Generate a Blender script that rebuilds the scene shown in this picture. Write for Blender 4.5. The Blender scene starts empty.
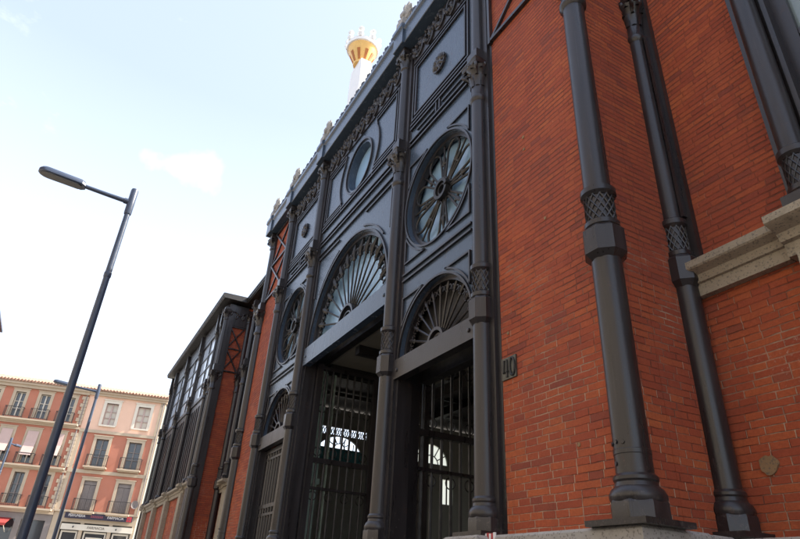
import bpy, bmesh, math, random
from math import sin, cos, pi, radians, sqrt, atan2
from mathutils import Vector, Matrix
random.seed(7)
S = 3.2          # metres per facade unit
EYE = 1.65       # camera height above the street
scene = bpy.context.scene
COL = scene.collection

# ------------------------------------------------------------------ mesh accumulator
def XM(x, y, z): return (x*S, y*S, z*S + EYE)      # market units -> world
def XW(x, y, z): return (x, y, z)                  # plain metres

class MB:
    def __init__(s, xf=XM): s.v = []; s.f = []; s.xf = xf
    def add(s, vs, fs):
        b = len(s.v); s.v += [s.xf(*p) for p in vs]; s.f += [tuple(i + b for i in f) for f in fs]
    def box(s, x0, x1, y0, y1, z0, z1):
        s.add([(x0,y0,z0),(x1,y0,z0),(x1,y1,z0),(x0,y1,z0),(x0,y0,z1),(x1,y0,z1),(x1,y1,z1),(x0,y1,z1)],
              [(0,3,2,1),(4,5,6,7),(0,1,5,4),(1,2,6,5),(2,3,7,6),(3,0,4,7)])
    def cbox(s, x0, x1, y0, y1, z0, z1, c=.006):   # box with a chamfered top and bottom rim
        P = [(c,0),(0,c),(0,1),(c,2)]
        rings = []
        for ins, z in ((c,z0),(0,z0+c),(0,z1-c),(c,z1)):
            rings.append([(x0+ins,y0+ins,z),(x1-ins,y0+ins,z),(x1-ins,y1-ins,z),(x0+ins,y1-ins,z)])
        s.loft(rings)
    def loft(s, rings, caps=True, closed=True):
        n = len(rings[0]); vs = [p for r in rings for p in r]; fs = []
        for i in range(len(rings)-1):
            for j in range(n if closed else n-1):
                k = (j+1) % n
                fs.append((i*n+j, i*n+k, (i+1)*n+k, (i+1)*n+j))
        if caps: fs += [tuple(range(n))[::-1], tuple((len(rings)-1)*n+j for j in range(n))]
        s.add(vs, fs)
    def lathe(s, cx, cy, prof, n=24, a0=0.0, caps=True):
        s.loft([[(cx+r*cos(a0+2*pi*j/n), cy+r*sin(a0+2*pi*j/n), z) for j in range(n)] for r, z in prof], caps)
    def tube(s, pts, r, n=6, closed=False):
        pts = [Vector(p) for p in pts]; m = len(pts); rings = []
        up = None
        for i, p in enumerate(pts):
            if closed: t = pts[(i+1) % m] - pts[i-1]
            else: t = pts[min(i+1, m-1)] - pts[max(i-1, 0)]
            if t.length < 1e-9: t = Vector((0,0,1))
            t.normalize()
            if up is None:
                up = Vector((0,1,0)) if abs(t.y) < .9 else Vector((1,0,0))
            u = (up - t*up.dot(t)).normalized(); w = t.cross(u); up = u
            rr = r[i] if isinstance(r, (list, tuple)) else r
            rings.append([tuple(p + u*(rr*cos(2*pi*j/n)) + w*(rr*sin(2*pi*j/n))) for j in range(n)])
        if closed: rings.append(rings[0]); s.loft(rings, caps=False)
        else: s.loft(rings)
    def prism(s, poly, y0, y1):                    # polygon in x,z extruded along y
        s.loft([[(x, y0, z) for x, z in poly], [(x, y1, z) for x, z in poly]])
    def prismx(s, poly, x0, x1):                   # polygon in y,z extruded along x
        s.loft([[(x0, y, z) for y, z in poly], [(x1, y, z) for y, z in poly]])
    def bar(s, a, b, w, y0, y1):                   # flat bar in the x,z plane
        a = Vector(a); b = Vector(b); d = (b-a).normalized(); n = Vector((-d.y, d.x))*(w/2)
        s.prism([tuple(a+n), tuple(b+n), tuple(b-n), tuple(a-n)], y0, y1)
    def arc(s, cx, cz, r, a0, a1, w, y0, y1, n=32):
        rings = []
        for i in range(n+1):
            a = a0 + (a1-a0)*i/n
            rings.append([(cx+q*cos(a), y, cz+q*sin(a)) for q, y in ((r-w/2,y0),(r+w/2,y0),(r+w/2,y1),(r-w/2,y1))])
        s.loft(rings)
    def hole(s, x0, x1, z0, z1, cx, cz, r, y0, y1, half=False, n=64):   # plate with a round (or half round) opening
        a0, a1 = (0, pi) if half else (0, 2*pi)
        angs = [a0+(a1-a0)*i/n for i in range(n+1)]
        for c in ((x1,z1),(x0,z1),(x0,z0),(x1,z0)):
            a = atan2(c[1]-cz, c[0]-cx)
            if a < -1e-6: a += 2*pi
            if a0 < a < a1: angs.append(a)
        angs = sorted(angs); inn = []; out = []
        for a in angs:
            c, q = cos(a), sin(a); t = 1e9
            if c > 1e-9: t = min(t, (x1-cx)/c)
            if c < -1e-9: t = min(t, (x0-cx)/c)
            if q > 1e-9: t = min(t, (z1-cz)/q)
            if q < -1e-9: t = min(t, (z0-cz)/q)
            inn.append((cx+r*c, cz+r*q)); out.append((cx+t*c, cz+t*q))
        rings = [[(i[0],y0,i[1]),(o[0],y0,o[1]),(o[0],y1,o[1]),(i[0],y1,i[1])] for i, o in zip(inn, out)]
        s.loft(rings, caps=half)
    def build(s, name, mat, parent=None, smooth=35, base=None):
        me = bpy.data.meshes.new(name); me.from_pydata(s.v, [], s.f)
        bm = bmesh.new(); bm.from_mesh(me)
        bmesh.ops.remove_doubles(bm, verts=bm.verts, dist=1e-5)
        bmesh.ops.recalc_face_normals(bm, faces=bm.faces); bm.to_mesh(me); bm.free()
        me.materials.append(mat)
        if smooth:
            me.shade_smooth(); me.set_sharp_from_angle(angle=radians(smooth))
        o = bpy.data.objects.new(name, me); COL.objects.link(o)
        if parent is not None:
            o.parent = parent
            if parent.type == 'EMPTY' and s.xf is not XL: o.matrix_parent_inverse = Matrix.LocRotScale(parent.location, parent.rotation_euler, None).inverted()
        return o
def XL(x, y, z): return (x, y, z)                  # metres in the thing's own frame

def thing(name, label, cat, loc=(0,0,0), rz=0, group=None):
    o = bpy.data.objects.new(name, None); COL.objects.link(o); o.location = loc; o.rotation_euler = (0,0,rz)
    o['label'] = label; o['category'] = cat
    if group: o['group'] = group
    o.empty_display_size = .3
    return o
def tag(o, label, cat, group=None):
    o['label'] = label; o['category'] = cat
    if group: o['group'] = group
    return o
def struct(o): o['kind'] = 'structure'; return o
def copy_tree(o, parent=None):
    c = o.copy(); COL.objects.link(c); c.parent = parent
    for ch in list(o.children): copy_tree(ch, c)
    return c

# ------------------------------------------------------------------ materials
class NT:
    def __init__(s, name):
        s.m = bpy.data.materials.new(name); s.m.use_nodes = True; s.t = s.m.node_tree
        s.b = s.t.nodes['Principled BSDF']; s.out = s.t.nodes['Material Output']
        g = s.n('ShaderNodeNewGeometry'); s.pos = g.outputs['Position']; s.nor = g.outputs['Normal']
    def n(s, typ, **kw):
        x = s.t.nodes.new(typ)
        for k, v in kw.items(): setattr(x, k, v)
        return x
    def put(s, sock, val):
        if hasattr(val, 'is_output') or isinstance(val, bpy.types.NodeSocket): s.t.links.new(val, sock)
        else: sock.default_value = val
    def math(s, op, a, b=0.0, c=None):
        x = s.n('ShaderNodeMath', operation=op); s.put(x.inputs[0], a); s.put(x.inputs[1], b)
        if c is not None: s.put(x.inputs[2], c)
        return x.outputs[0]
    def noise(s, scale, detail=4, rough=.55, vec=None, col=False):
        x = s.n('ShaderNodeTexNoise'); s.put(x.inputs['Vector'], vec or s.pos)
        x.inputs['Scale'].default_value = scale; x.inputs['Detail'].default_value = detail; x.inputs['Roughness'].default_value = rough
        return x.outputs['Color' if col else 'Fac']
    def ramp(s, fac, stops):
        x = s.n('ShaderNodeValToRGB'); s.put(x.inputs[0], fac); e = x.color_ramp.elements
        while len(e) < len(stops): e.new(.5)
        for q, (p, c) in zip(e, stops): q.position = p; q.color = tuple(c)+(1,) if len(c) == 3 else c
        return x.outputs[0]
    def mix(s, f, a, b, blend='MIX'):
        x = s.n('ShaderNodeMix', data_type='RGBA', blend_type=blend); s.put(x.inputs[0], f)
        for k, v in ((6, a), (7, b)): s.put(x.inputs[k], tuple(v)+(1,) if isinstance(v, tuple) and len(v) == 3 else v)
        return x.outputs[2]
    def mr(s, v, a, b, c, d):
        x = s.n('ShaderNodeMapRange'); s.put(x.inputs[0], v)
        for i, q in enumerate((a,b,c,d)): x.inputs[i+1].default_value = q
        return x.outputs[0]
    def xyz(s, v=None):
        x = s.n('ShaderNodeSeparateXYZ'); s.put(x.inputs[0], v or s.pos); return x.outputs
    def comb(s, x, y, z=0.0):
        q = s.n('ShaderNodeCombineXYZ')
        for i, v in enumerate((x,y,z)): s.put(q.inputs[i], v)
        return q.outputs[0]
    def bump(s, h, strength=.3, dist=.01):
        x = s.n('ShaderNodeBump'); s.put(x.inputs['Height'], h); x.inputs['Strength'].default_value = strength; x.inputs['Distance'].default_value = dist
        s.put(s.b.inputs['Normal'], x.outputs[0])
    def set(s, **kw):
        for k, v in kw.items():
            k = k.replace('_', ' ')
            s.put(s.b.inputs[k], tuple(v)+(1,) if isinstance(v, tuple) and len(v) == 3 else v)
        return s.m

def simple(name, col, rough=.6, var=.25, scale=3, bump=.15, metal=0.0, spec=.5, fine=40):
    t = NT(name)
    f = t.mix(t.noise(scale, 6, .6), tuple(c*(1-var) for c in col), tuple(min(1, c*(1+var)) for c in col))
    h = t.noise(fine, 5, .6)
    t.bump(h, bump, .004)
    return t.set(Base_Color=f, Roughness=t.mr(t.noise(scale*2.7, 4), .3, .7, max(.02, rough-.1), min(1, rough+.1)), Metallic=metal, Specular_IOR_Level=spec)

def make_iron(name, col, rough, streak=1.0):
    t = NT(name)
    x, y, z = t.xyz()
    st = t.noise(1.0, 5, .6, vec=t.comb(t.math('MULTIPLY', x, 9.0), t.math('MULTIPLY', y, 9.0), t.math('MULTIPLY', z, .9)))
    c = t.mix(t.mr(st, .35, .7, 0, 1), tuple(q*(1-.25*streak) for q in col), tuple(q*(1+.3*streak) for q in col))
    rust = t.mr(t.noise(5.5, 9, .74), .60, .70, 0, .6)
    c = t.mix(rust, c, (.075, .038, .026))
    dust = t.mr(t.math('ADD', t.noise(22, 8, .76), t.mr(z, 2.0, 2.55, .11, 0)), .64, .76, 0, .5)
    c = t.mix(dust, c, (.17,.155,.14))
    drip = t.mr(t.noise(1.0, 4, .6, vec=t.comb(t.math('MULTIPLY', x, 26.0), t.math('MULTIPLY', y, 26.0), t.math('MULTIPLY', z, 1.3))), .62, .74, 0, .4*streak)
    c = t.mix(drip, c, tuple(q*2.6 for q in col))
    t.bump(t.math('ADD', t.noise(70, 5, .6), t.math('MULTIPLY', t.noise(9, 4, .6), 1.5)), .16, .005)
    return t.set(Base_Color=c, Roughness=t.math('ADD', t.mr(st, .3, .7, rough-.07*streak, rough+.12*streak), t.math('MULTIPLY', rust, .25)), Specular_IOR_Level=.5)

def make_brick(name, bw=.255, bh=.0555, tint=(1,1,1)):
    t = NT(name)
    x, y, z = t.xyz()
    wob = t.noise(7, 3, .6, col=True); wx, wy, wz = t.xyz(wob)
    u = t.math('ADD', t.math('ADD', x, y), t.math('MULTIPLY', t.math('SUBTRACT', wx, .5), .012))
    v = t.math('ADD', z, t.math('MULTIPLY', t.math('SUBTRACT', wy, .5), .012))
    v = t.math('ADD', v, t.math('MULTIPLY', t.math('SUBTRACT', t.noise(.8, 2), .5), .03))
    vr = t.math('DIVIDE', v, bh); row = t.math('FLOOR', vr); fv = t.math('FRACT', vr)
    par = t.math('MODULO', row, 2.0)                                  # English bond: stretcher rows and header rows
    wn0 = t.n('ShaderNodeTexWhiteNoise', noise_dimensions='1D'); t.put(wn0.inputs['W'], row)
    wid = t.math('MULTIPLY', t.math('SUBTRACT', 1.0, t.math('MULTIPLY', par, .46)), bw)
    ur = t.math('ADD', t.math('DIVIDE', u, wid), t.math('MULTIPLY', wn0.outputs['Value'], .6)); colm = t.math('FLOOR', ur); fu = t.math('FRACT', ur)
    wn = t.n('ShaderNodeTexWhiteNoise', noise_dimensions='2D'); t.put(wn.inputs['Vector'], t.comb(colm, row))
    rnd = wn.outputs['Value']; r2_, r3_, r4_ = t.xyz(wn.outputs['Color'])
    chip = t.math('ADD', t.math('MULTIPLY', t.math('SUBTRACT', t.noise(42, 4, .65), .5), .17), t.math('MULTIPLY', t.math('SUBTRACT', t.noise(13, 3, .6), .5), .10))
    zup = t.mr(t.math('ADD', z, t.math('MULTIPLY', t.noise(.9, 3), 1.6)), 3.6, 5.4, 0, 1)
    dv = t.math('ADD', t.math('MINIMUM', fv, t.math('SUBTRACT', 1.0, fv)), chip)
    du = t.math('ADD', t.math('MULTIPLY', t.math('MINIMUM', fu, t.math('SUBTRACT', 1.0, fu)), t.math('DIVIDE', wid, bh)), chip)
    hw_ = t.math('ADD', .055, t.math('MULTIPLY', zup, .085))
    hj = t.mr(t.math('SUBTRACT', dv, hw_), -.02, .03, 1, 0); vj = t.mr(du, .045, .095, 1, 0)
    hj = t.math('MULTIPLY', hj, t.mr(t.noise(3.3, 5, .7), .36, .60, .30, 1.0))
    vj = t.math('MULTIPLY', vj, t.math('SUBTRACT', 1.0, t.math('MULTIPLY', zup, .55)))
    mort = t.math('MAXIMUM', hj, vj)
    pick = t.math('ADD', t.math('MULTIPLY', rnd, .42), t.math('MULTIPLY', t.noise(1.7, 6, .68), .58))
    c = t.ramp(pick, [(.12, (.26,.058,.034)), (.36, (.37,.080,.036)), (.55, (.43,.098,.039)), (.74, (.48,.122,.043)), (.90, (.53,.165,.054))])
    c = t.mix(t.math('MULTIPLY', t.math('GREATER_THAN', r3_, .94), .5), c, (.17,.055,.045))
    c = t.mix(t.mr(t.noise(52, 6, .72), .36, .72, 0, .45), c, (.17,.036,.018))
    c = t.mix(t.mr(t.noise(.5, 6, .65), .42, .68, 0, .48), c, (.20,.050,.036))
    # joints: dark, widened above to paint in the shade of raked-out courses, thin and partly pale lower down
    low = t.mr(z, 2.0, 5.2, .15, -.14)
    paleh = t.mr(t.math('ADD', t.noise(1.3, 5, .65), low), .50, .64, 0, 1)
    palev = t.math('MULTIPLY', t.math('GREATER_THAN', r2_, .45), t.mr(t.math('ADD', t.noise(.9, 4, .6), low), .36, .5, .0, 1))
    palev = t.math('MULTIPLY', palev, vj)
    mc = t.mix(t.math('MAXIMUM', t.math('MULTIPLY', paleh, .8), palev), (.13,.045,.028), (.55,.40,.28))
    c = t.mix(t.math('MULTIPLY', mort, t.math('ADD', .62, t.math('MULTIPLY', t.noise(6, 3), .4))), c, mc)
    st = t.noise(1.0, 5, .62, vec=t.comb(t.math('MULTIPLY', u, 7.0), t.math('MULTIPLY', z, .8)))
    c = t.mix(t.mr(st, .56, .80, 0, .32), c, (.10,.04,.028))
    lime = t.mr(t.math('ADD', t.noise(30, 8, .75), t.math('MULTIPLY', t.noise(1.3, 3, .5), .55)), .96, 1.1, 0, .7)
    c = t.mix(lime, c, (.56,.46,.38))
    soot = t.mr(t.noise(9, 8, .78), .65, .78, 0, .65)
    c = t.mix(soot, c, (.04,.022,.018))
    h = t.math('ADD', t.math('MULTIPLY', mort, -1.0), t.math('MULTIPLY', t.noise(45, 6, .7), .55))
    h = t.math('ADD', h, t.math('MULTIPLY', r4_, .5))
    t.bump(h, .85, .009)
    return t.set(Base_Color=c, Roughness=.82, Specular_IOR_Level=.3)

def make_stone(name, col):
    t = NT(name)
    vo = t.n('ShaderNodeTexVoronoi'); vo.inputs['Scale'].default_value = 95; t.put(vo.inputs['Vector'], t.pos)
    sp = t.n('ShaderNodeTexWhiteNoise'); t.put(sp.inputs['Vector'], vo.outputs['Color'])
    c = t.mix(t.noise(2.4, 6, .62), tuple(q*.62 for q in col), tuple(q*1.22 for q in col))
    c = t.mix(t.mr(sp.outputs['Value'], .8, .95, 0, .55), c, (.09,.085,.08))
    c = t.mix(t.mr(t.noise(6, 7, .7), .56, .78, 0, .6), c, (.10,.09,.065))
    t.bump(t.math('ADD', t.noise(30, 7, .7), t.math('MULTIPLY', t.noise(6, 5, .6), 1.2)), .5, .012)
    return t.set(Base_Color=c, Roughness=.85, Specular_IOR_Level=.3)

def make_tile():
    t = NT('roof_tile')
    x, y, z = t.xyz()
    r = t.math('SINE', t.math('MULTIPLY', y, 2*pi/.24))
    c = t.ramp(t.noise(2.2, 6, .7), [(.25, (.22,.11,.075)), (.5, (.34,.20,.14)), (.75, (.45,.32,.24))])
    t.bump(r, .8, .05)
    return t.set(Base_Color=c, Roughness=.9)

def make_glass(name, col, rough, wav=.02):
    t = NT(name)
    c = t.mix(t.noise(.6, 2), tuple(q*.93 for q in col), tuple(q*1.05 for q in col))
    t.bump(t.noise(2.2, 2), wav, .02)
    return t.set(Base_Color=c, Roughness=rough, Specular_IOR_Level=.9, IOR=1.52)

def make_asphalt(name, col):
    t = NT(name)
    c = t.mix(t.noise(.6, 6, .65), tuple(q*.7 for q in col), tuple(q*1.3 for q in col))
    c = t.mix(t.mr(t.noise(160, 2), .55, .7, 0, .5), c, tuple(q*2.4 for q in col))
    t.bump(t.noise(150, 4), .4, .005)
    return t.set(Base_Color=c, Roughness=.88)
def make_paving():
    t = NT('paving')
    b = t.n('ShaderNodeTexBrick'); t.put(b.inputs['Vector'], t.pos); b.inputs['Scale'].default_value = 1.0
    b.inputs['Brick Width'].default_value = .6; b.inputs['Row Height'].default_value = .4; b.inputs['Mortar Size'].default_value = .006
    b.inputs['Color1'].default_value = (.25,.23,.21,1); b.inputs['Color2'].default_value = (.33,.31,.28,1); b.inputs['Mortar'].default_value = (.1,.09,.08,1)
    c = t.mix(t.mr(t.noise(2, 6, .7), .4, .8, 0, .5), b.outputs['Color'], (.15,.14,.13))
    t.bump(t.noise(60, 5), .2, .004)
    return t.set(Base_Color=c, Roughness=.85)

M = dict(
    iron=make_iron('iron_paint', (.026,.0225,.0235), .31),
    panel=make_iron('iron_panel_sky_sheen', (.048,.070,.104), .25, .3),  # blue reflection of the sky painted into the dark iron's colour
    dark=simple('dark_iron', (.016,.014,.013), .5, .3, 4),
    brick=make_brick('red_brick'),
    stone=make_stone('granite', (.36,.31,.235)),
    plinth=make_stone('plinth_granite', (.40,.38,.35)),
    glass=make_glass('pale_glass', (.31,.49,.68), .20, .003),
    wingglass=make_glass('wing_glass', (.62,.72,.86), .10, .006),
    greenglass=make_glass('green_glass', (.16,.20,.19), .14),
    tile=make_tile(),
    orange=simple('orange_render', (.42,.16,.10), .85, .16, .9, .25),
    sunlit_peach=simple('sunlit_peach_render', (.72,.47,.34), .85, .12, .9, .2),  # sunlight on the top storey painted in as a paler wall colour
    cream=simple('cream_stone', (.44,.35,.25), .8, .18, 1.6, .2),
    palecream=simple('pale_cream', (.64,.58,.48), .8, .12, 1.6, .2),
    blind=simple('pink_blind', (.50,.36,.32), .8, .12, 2, .1),
    shutter=simple('grey_shutter', (.20,.17,.155), .6, .2, 3, .1),
    dglass=make_glass('dark_glass', (.03,.033,.038), .06),
    rail=simple('railing_iron', (.025,.022,.022), .5, .3, 5),
    lamp=simple('lamp_paint', (.045,.060,.095), .38, .2, 3, .05),
    lens=make_glass('lamp_lens', (.02,.024,.03), .5),
    black=simple('black_plastic', (.02,.02,.022), .4),
    sign=simple('sign_face', (.028,.022,.042), .4, .1),
    white=simple('white_letter', (.78,.76,.75), .6, .05),
    red=simple('red_paint', (.42,.035,.04), .55, .15),
    wine=simple('wine_letter', (.22,.05,.07), .5, .1),
    brownl=simple('brown_letter', (.10,.07,.05), .6, .1),
    awning=simple('red_canvas', (.28,.03,.025), .85, .15, 1.5),
    green=simple('pale_green_plaster', (.58,.74,.64), .7, .12, 1.2),
    teal=simple('teal_panel', (.02,.17,.20), .6, .15, 2),
    ceil=simple('ceiling_board', (.19,.175,.135), .8, .2, 2),
    inner=simple('inner_plaster', (.20,.21,.18), .85, .2, .8),
    floor=simple('hall_floor', (.22,.2,.18), .5, .15, 1),
    gold=simple('gilding', (.78,.46,.14), .35, .15, 6, .1, .35),
    ored=simple('crimson_lining', (.46,.15,.03), .6, .15, 6),
    marble=simple('white_marble', (.90,.89,.86), .6, .06, 3),
    mortar=make_stone('mortar_patch', (.30,.19,.10)),
    bronze=simple('bronze_plate', (.085,.088,.082), .35, .3, 9, .3, .7),
    roof=simple('roof_zinc', (.16,.15,.145), .6, .25, 1.2),
    asphalt=make_asphalt('asphalt', (.05,.05,.052)),
    paving=make_paving(),
    kerb=make_stone('kerb_granite', (.33,.32,.30)),
    ground=simple('ground_earth', (.20,.18,.15), .9, .2, .3),
    roadpaint=simple('road_paint', (.7,.7,.68), .7, .1),
    ochre=simple('ochre_render', (.36,.315,.26), .85, .15, .7),
    wood=simple('eave_wood', (.24,.08,.06), .7, .2, 3),
)

def make_frost():
    t = NT('frosted_glass'); tr = t.n('ShaderNodeBsdfTranslucent'); tr.inputs['Color'].default_value = (.93,.94,.86,1)
    mx_ = t.n('ShaderNodeMixShader'); mx_.inputs[0].default_value = .96
    t.put(t.b.inputs['Base Color'], t.mix(t.noise(3, 4), (.35,.34,.27), (.5,.48,.38)))
    t.t.links.new(t.b.outputs[0], mx_.inputs[1]); t.t.links.new(tr.outputs[0], mx_.inputs[2]); t.t.links.new(mx_.outputs[0], t.out.inputs['Surface']); return t.m
M['frost'] = make_frost()
# ------------------------------------------------------------------ THE MARKET HALL
XC = -2.50
cA, cA2 = (-.853, 1.0), (-4.14, 1.0)
hall = thing('market_hall', 'red brick market hall with dark iron columns, fan windows and glazed side wing', 'market hall', (XC*S, 3.4*S, 0))
PZ = .128            # top of the granite plinth
GZ = -EYE/S          # street level in market units
YR = 1.30            # recessed wall
YW = 1.05            # front of the end wing
XWR, XWL = -5.80, -8.93

def P(mb, name, mat, parent=None, smooth=35, label=None):
    o = mb.build(name, M[mat], parent or hall, smooth)
    if label: o['label'] = label
    return o

def brickbox(*a):
    m = MB(); m.box(*a); return P(m, 'brick_wall', 'brick', None, None)
# portal front strips beside the doors
brickbox(-1.275, cA[0], 1.0, 1.12, PZ, 2.52)
brickbox(cA2[0], -3.735, 1.0, 1.12, PZ, 2.52)
brickbox(cA[0]-.12, cA[0], 1.121, YR+.1, PZ, 2.52)        # return walls of the portal
brickbox(cA2[0], cA2[0]+.12, 1.121, YR+.1, PZ, 2.52)
brickbox(cA[0]+.001, -.545, YR, YR+.1, PZ, 2.55)           # recess, right
brickbox(-.545, .62, YR+.001, YR+.1, PZ, .80)
brickbox(.45, .74, YR, YR+.1, .80, 2.55)
brickbox(-4.50, cA2[0]-.001, YR, YR+.1, PZ, 2.55)          # recess, left
brickbox(-5.58, -4.50, YR+.001, YR+.1, PZ, .80)
brickbox(XWR, -5.58, YR, YR+.1, PZ, 2.55)
brickbox(XWR-.12, XWR, YW, YR-.001, PZ, 2.53)              # wing return wall with the iron crosses
brickbox(XWL+.02, XWR-.121, YW, YW+.1, PZ, .74)            # brick apron below the wing windows
# unseen back of the building; gaps added in the rear wall to light the hall
m = MB(); m.box(XWL, 3.94, 8.0, 8.1, GZ, 1.1); m.box(XWL, 3.94, 8.0, 8.1, 2.2, 2.55)
for k in range(11):
    x = XWL + k*1.24; m.box(x, x+.75 if k < 10 else 3.94, 8.0, 8.1, 1.1, 2.2)
P(m, 'rear_wall', 'brick', None, None)
for bx in ((.741, 3.94, YW, YW+.1), (.741, .84, YW+.101, YR+.1), (3.84, 3.94, YW+.101, 7.999)): 
    m = MB(); m.box(*bx, GZ, 2.55); P(m, 'brick_wall', 'brick', None, None)

# granite plinth, broken by the doors
for a in ((-1.30, -.80, .935, 1.13, PZ), (-4.21, -3.72, .935, 1.13, PZ), (-.80, .70, 1.20, 1.4, PZ-.004), (-5.74, -4.21, 1.20, 1.4, PZ-.004), (-.93, -.7985, 1.131, 1.199, PZ-.002), (XWL-.03, -5.742, YW-.06, YW+.12, PZ-.002)):
    m = MB(); m.cbox(*a[:4], GZ, a[4], .006); P(m, 'plinth', 'plinth')
for xc in (-1.335, -1.955, -3.045, -3.665):
    m = MB(); m.cbox(xc-.075, xc+.075, .90, 1.09, GZ, PZ-.001, .006); P(m, 'column_pedestal', 'plinth')

# ---- iron columns
def capital(mb, cx, cy, r, z0, z1):
    h = z1-z0
    mb.lathe(cx, cy, [(r*1.02,z0),(r*1.08,z0+h*.3),(r*1.3,z0+h*.65),(r*1.75,z0+h*.82)], 16)
    for row, (zz, hh, out, n) in enumerate(((z0, h*.42, 1.55, 8), (z0+h*.2, h*.48, 1.8, 8))):
        for k in range(n):
            a = 2*pi*(k+.5*row)/n; d = Vector((cos(a), sin(a), 0)); sd = Vector((-sin(a), cos(a), 0)); rings = []
            for q, rr, w in ((0,1.04,.34),(.4,1.1,.42),(.75,1.28,.40),(.95,out*.93,.3),(.86,out*1.06,.16)):
                c = Vector((cx,cy,zz+hh*q)) + d*(r*rr)
                rings.append([tuple(c+sd*(w*r)), tuple(c+d*(.13*r)), tuple(c-sd*(w*r)), tuple(c-d*(.05*r))])
            mb.loft(rings)
    for k in range(4):                                   # corner volutes
        a = pi/4+k*pi/2; d = Vector((cos(a), sin(a), 0)); pts = []
        for i in range(15):
            t = i/14; an = -pi/2+t*2.6*pi; rr = r*.52*(1-.68*t)
            pts.append(Vector((cx,cy,0)) + d*(r*1.82+rr*cos(an)) + Vector((0,0,z0+h*.70+rr*sin(an))))
        mb.tube(pts, [r*.24*(1-.4*i/14) for i in range(15)], 6)
        mb.tube([Vector((cx,cy,z0+h*.35))+d*(r*1.1), Vector((cx,cy,z0+h*.5))+d*(r*1.45), pts[0]], [r*.1,r*.16,r*.22], 6)
    rings = []
    for z, k in ((z0+h*.83,.93),(z0+h*.88,1.0),(z0+h*.95,1.0),(z1,1.08)):    # abacus with hollow sides
        rg = []
        for q in range(4):
            for i in range(6):
                a = pi/4 + q*pi/2 + (pi/2)*i/6
                rr = (2.35 - .75*sin(pi*i/6)) * r*k
                rg.append((cx+rr*cos(a), cy+rr*sin(a), z))
        rings.append(rg)
    mb.loft(rings)
    for k in range(4):
        a = k*pi/2; mb.lathe(cx+1.55*r*cos(a), cy+1.55*r*sin(a), [(r*.08,z0+h*.78),(r*.3,z0+h*.84),(r*.3,z0+h*.92),(r*.08,z0+h*.97)], 8)

def lattice(mb, cx, cy, r, z0, z1, n=13):
    mb.lathe(cx, cy, [(r*.94,z0),(r*.94,z1)], 24)
    for sgn in (1, -1):
        for k in range(n):
            mb.tube([(cx+r*cos(a), cy+r*sin(a), z0+(z1-z0)*i/8) for i in range(9) for a in [2*pi*k/n+sgn*1.25*i/8]], r*.062, 4)

def column(cx, cy, rl, ru, z0=PZ, upper=True, base=True, ztop=2.52, name='column'):
    k = rl/.034
    s = MB()
    if base: s.lathe(cx, cy, [(rl*1.06,.2),(rl*1.03,.27),(rl,.45),(rl,.735)], 32)
    s.lathe(cx, cy, [(ru*1.03,.90),(ru*1.04,1.1),(ru*.97,1.63)], 32)
    col = P(s, name, 'iron')
    if base:
        b = MB()
        b.box(cx-.072*k, cx+.072*k, cy-.072*k, cy+.06, z0, z0+.011)
        b.lathe(cx, cy, [(rl*1.62,z0+.011),(rl*1.62,z0+.042),(rl*1.55,z0+.047)], 8, pi/8)
        b.lathe(cx, cy, [(rl*1.5,z0+.046),(rl*1.56,z0+.052),(rl*1.56,z0+.058),(rl*1.42,z0+.068),(rl*1.22,z0+.074),(rl*1.16,z0+.082),(rl*1.24,z0+.086),(rl*1.24,z0+.092),(rl*1.08,z0+.098)], 24)
        b.build('column_base', M['iron'], col, 30)
    c = MB()
    if base:
        c.lathe(cx, cy, [(rl*1.02,.712),(rl*1.46,.728),(rl*1.46,.792),(rl*1.2,.802)], 8, pi/8)
        c.build('collar', M['iron'], col, 20); c = MB()
    else:
        c.cbox(cx-rl*1.5, cx+rl*1.5, cy-rl*1.4, cy+rl*.9, .765, .80, .003); c.build('collar', M['iron'], col, 20); c = MB()
    c.lathe(cx, cy, [(ru*1.1,.797),(ru*1.32,.804),(ru*1.32,.816),(ru*1.1,.822)], 24); c.build('ring', M['iron'], col); c = MB()
    c.lathe(cx, cy, [(ru*1.1,.892),(ru*1.36,.9),(ru*1.36,.914),(ru*1.05,.921)], 24)
    c.build('ring', M['iron'], col); c = MB()
    lattice(c, cx, cy, ru*1.1, .82, .895); c.build('lattice_drum', M['iron'], col); c = MB()
    c.lathe(cx, cy, [(ru*.98,1.612),(ru*1.25,1.622),(ru*1.25,1.634),(ru*1.05,1.642),(ru*1.02,1.69)], 24)
    capital(c, cx, cy, ru, 1.685, 1.80)
    c.build('capital', M['iron'], col, 45)
    if upper:
        u = MB(); u.cbox(cx-ru*1.15, cx+ru*1.15, cy-ru*1.15, cy+ru*1.1, 1.80, 1.872, .003)
        u.lathe(cx, cy, [(ru*.9,1.87),(ru*.88,2.366)], 24)
        u.lathe(cx, cy, [(ru*.9,2.345),(ru*1.1,2.352),(ru*1.1,2.364),(ru*.9,2.37)], 24)
        u.build('upper_shaft', M['iron'], col)
        u = MB(); capital(u, cx, cy, ru*.9, 2.365, 2.45); u.cbox(cx-ru*1.1, cx+ru*1.1, cy-ru*1.3, cy+ru, 2.45, 2.4895, .003)
        u.build('upper_capital', M['iron'], col, 45)
    return col
DOORC = (-1.335, -1.955, -3.045, -3.665)
for xc in DOORC: column(xc, .985, .0295, .0275)
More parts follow.
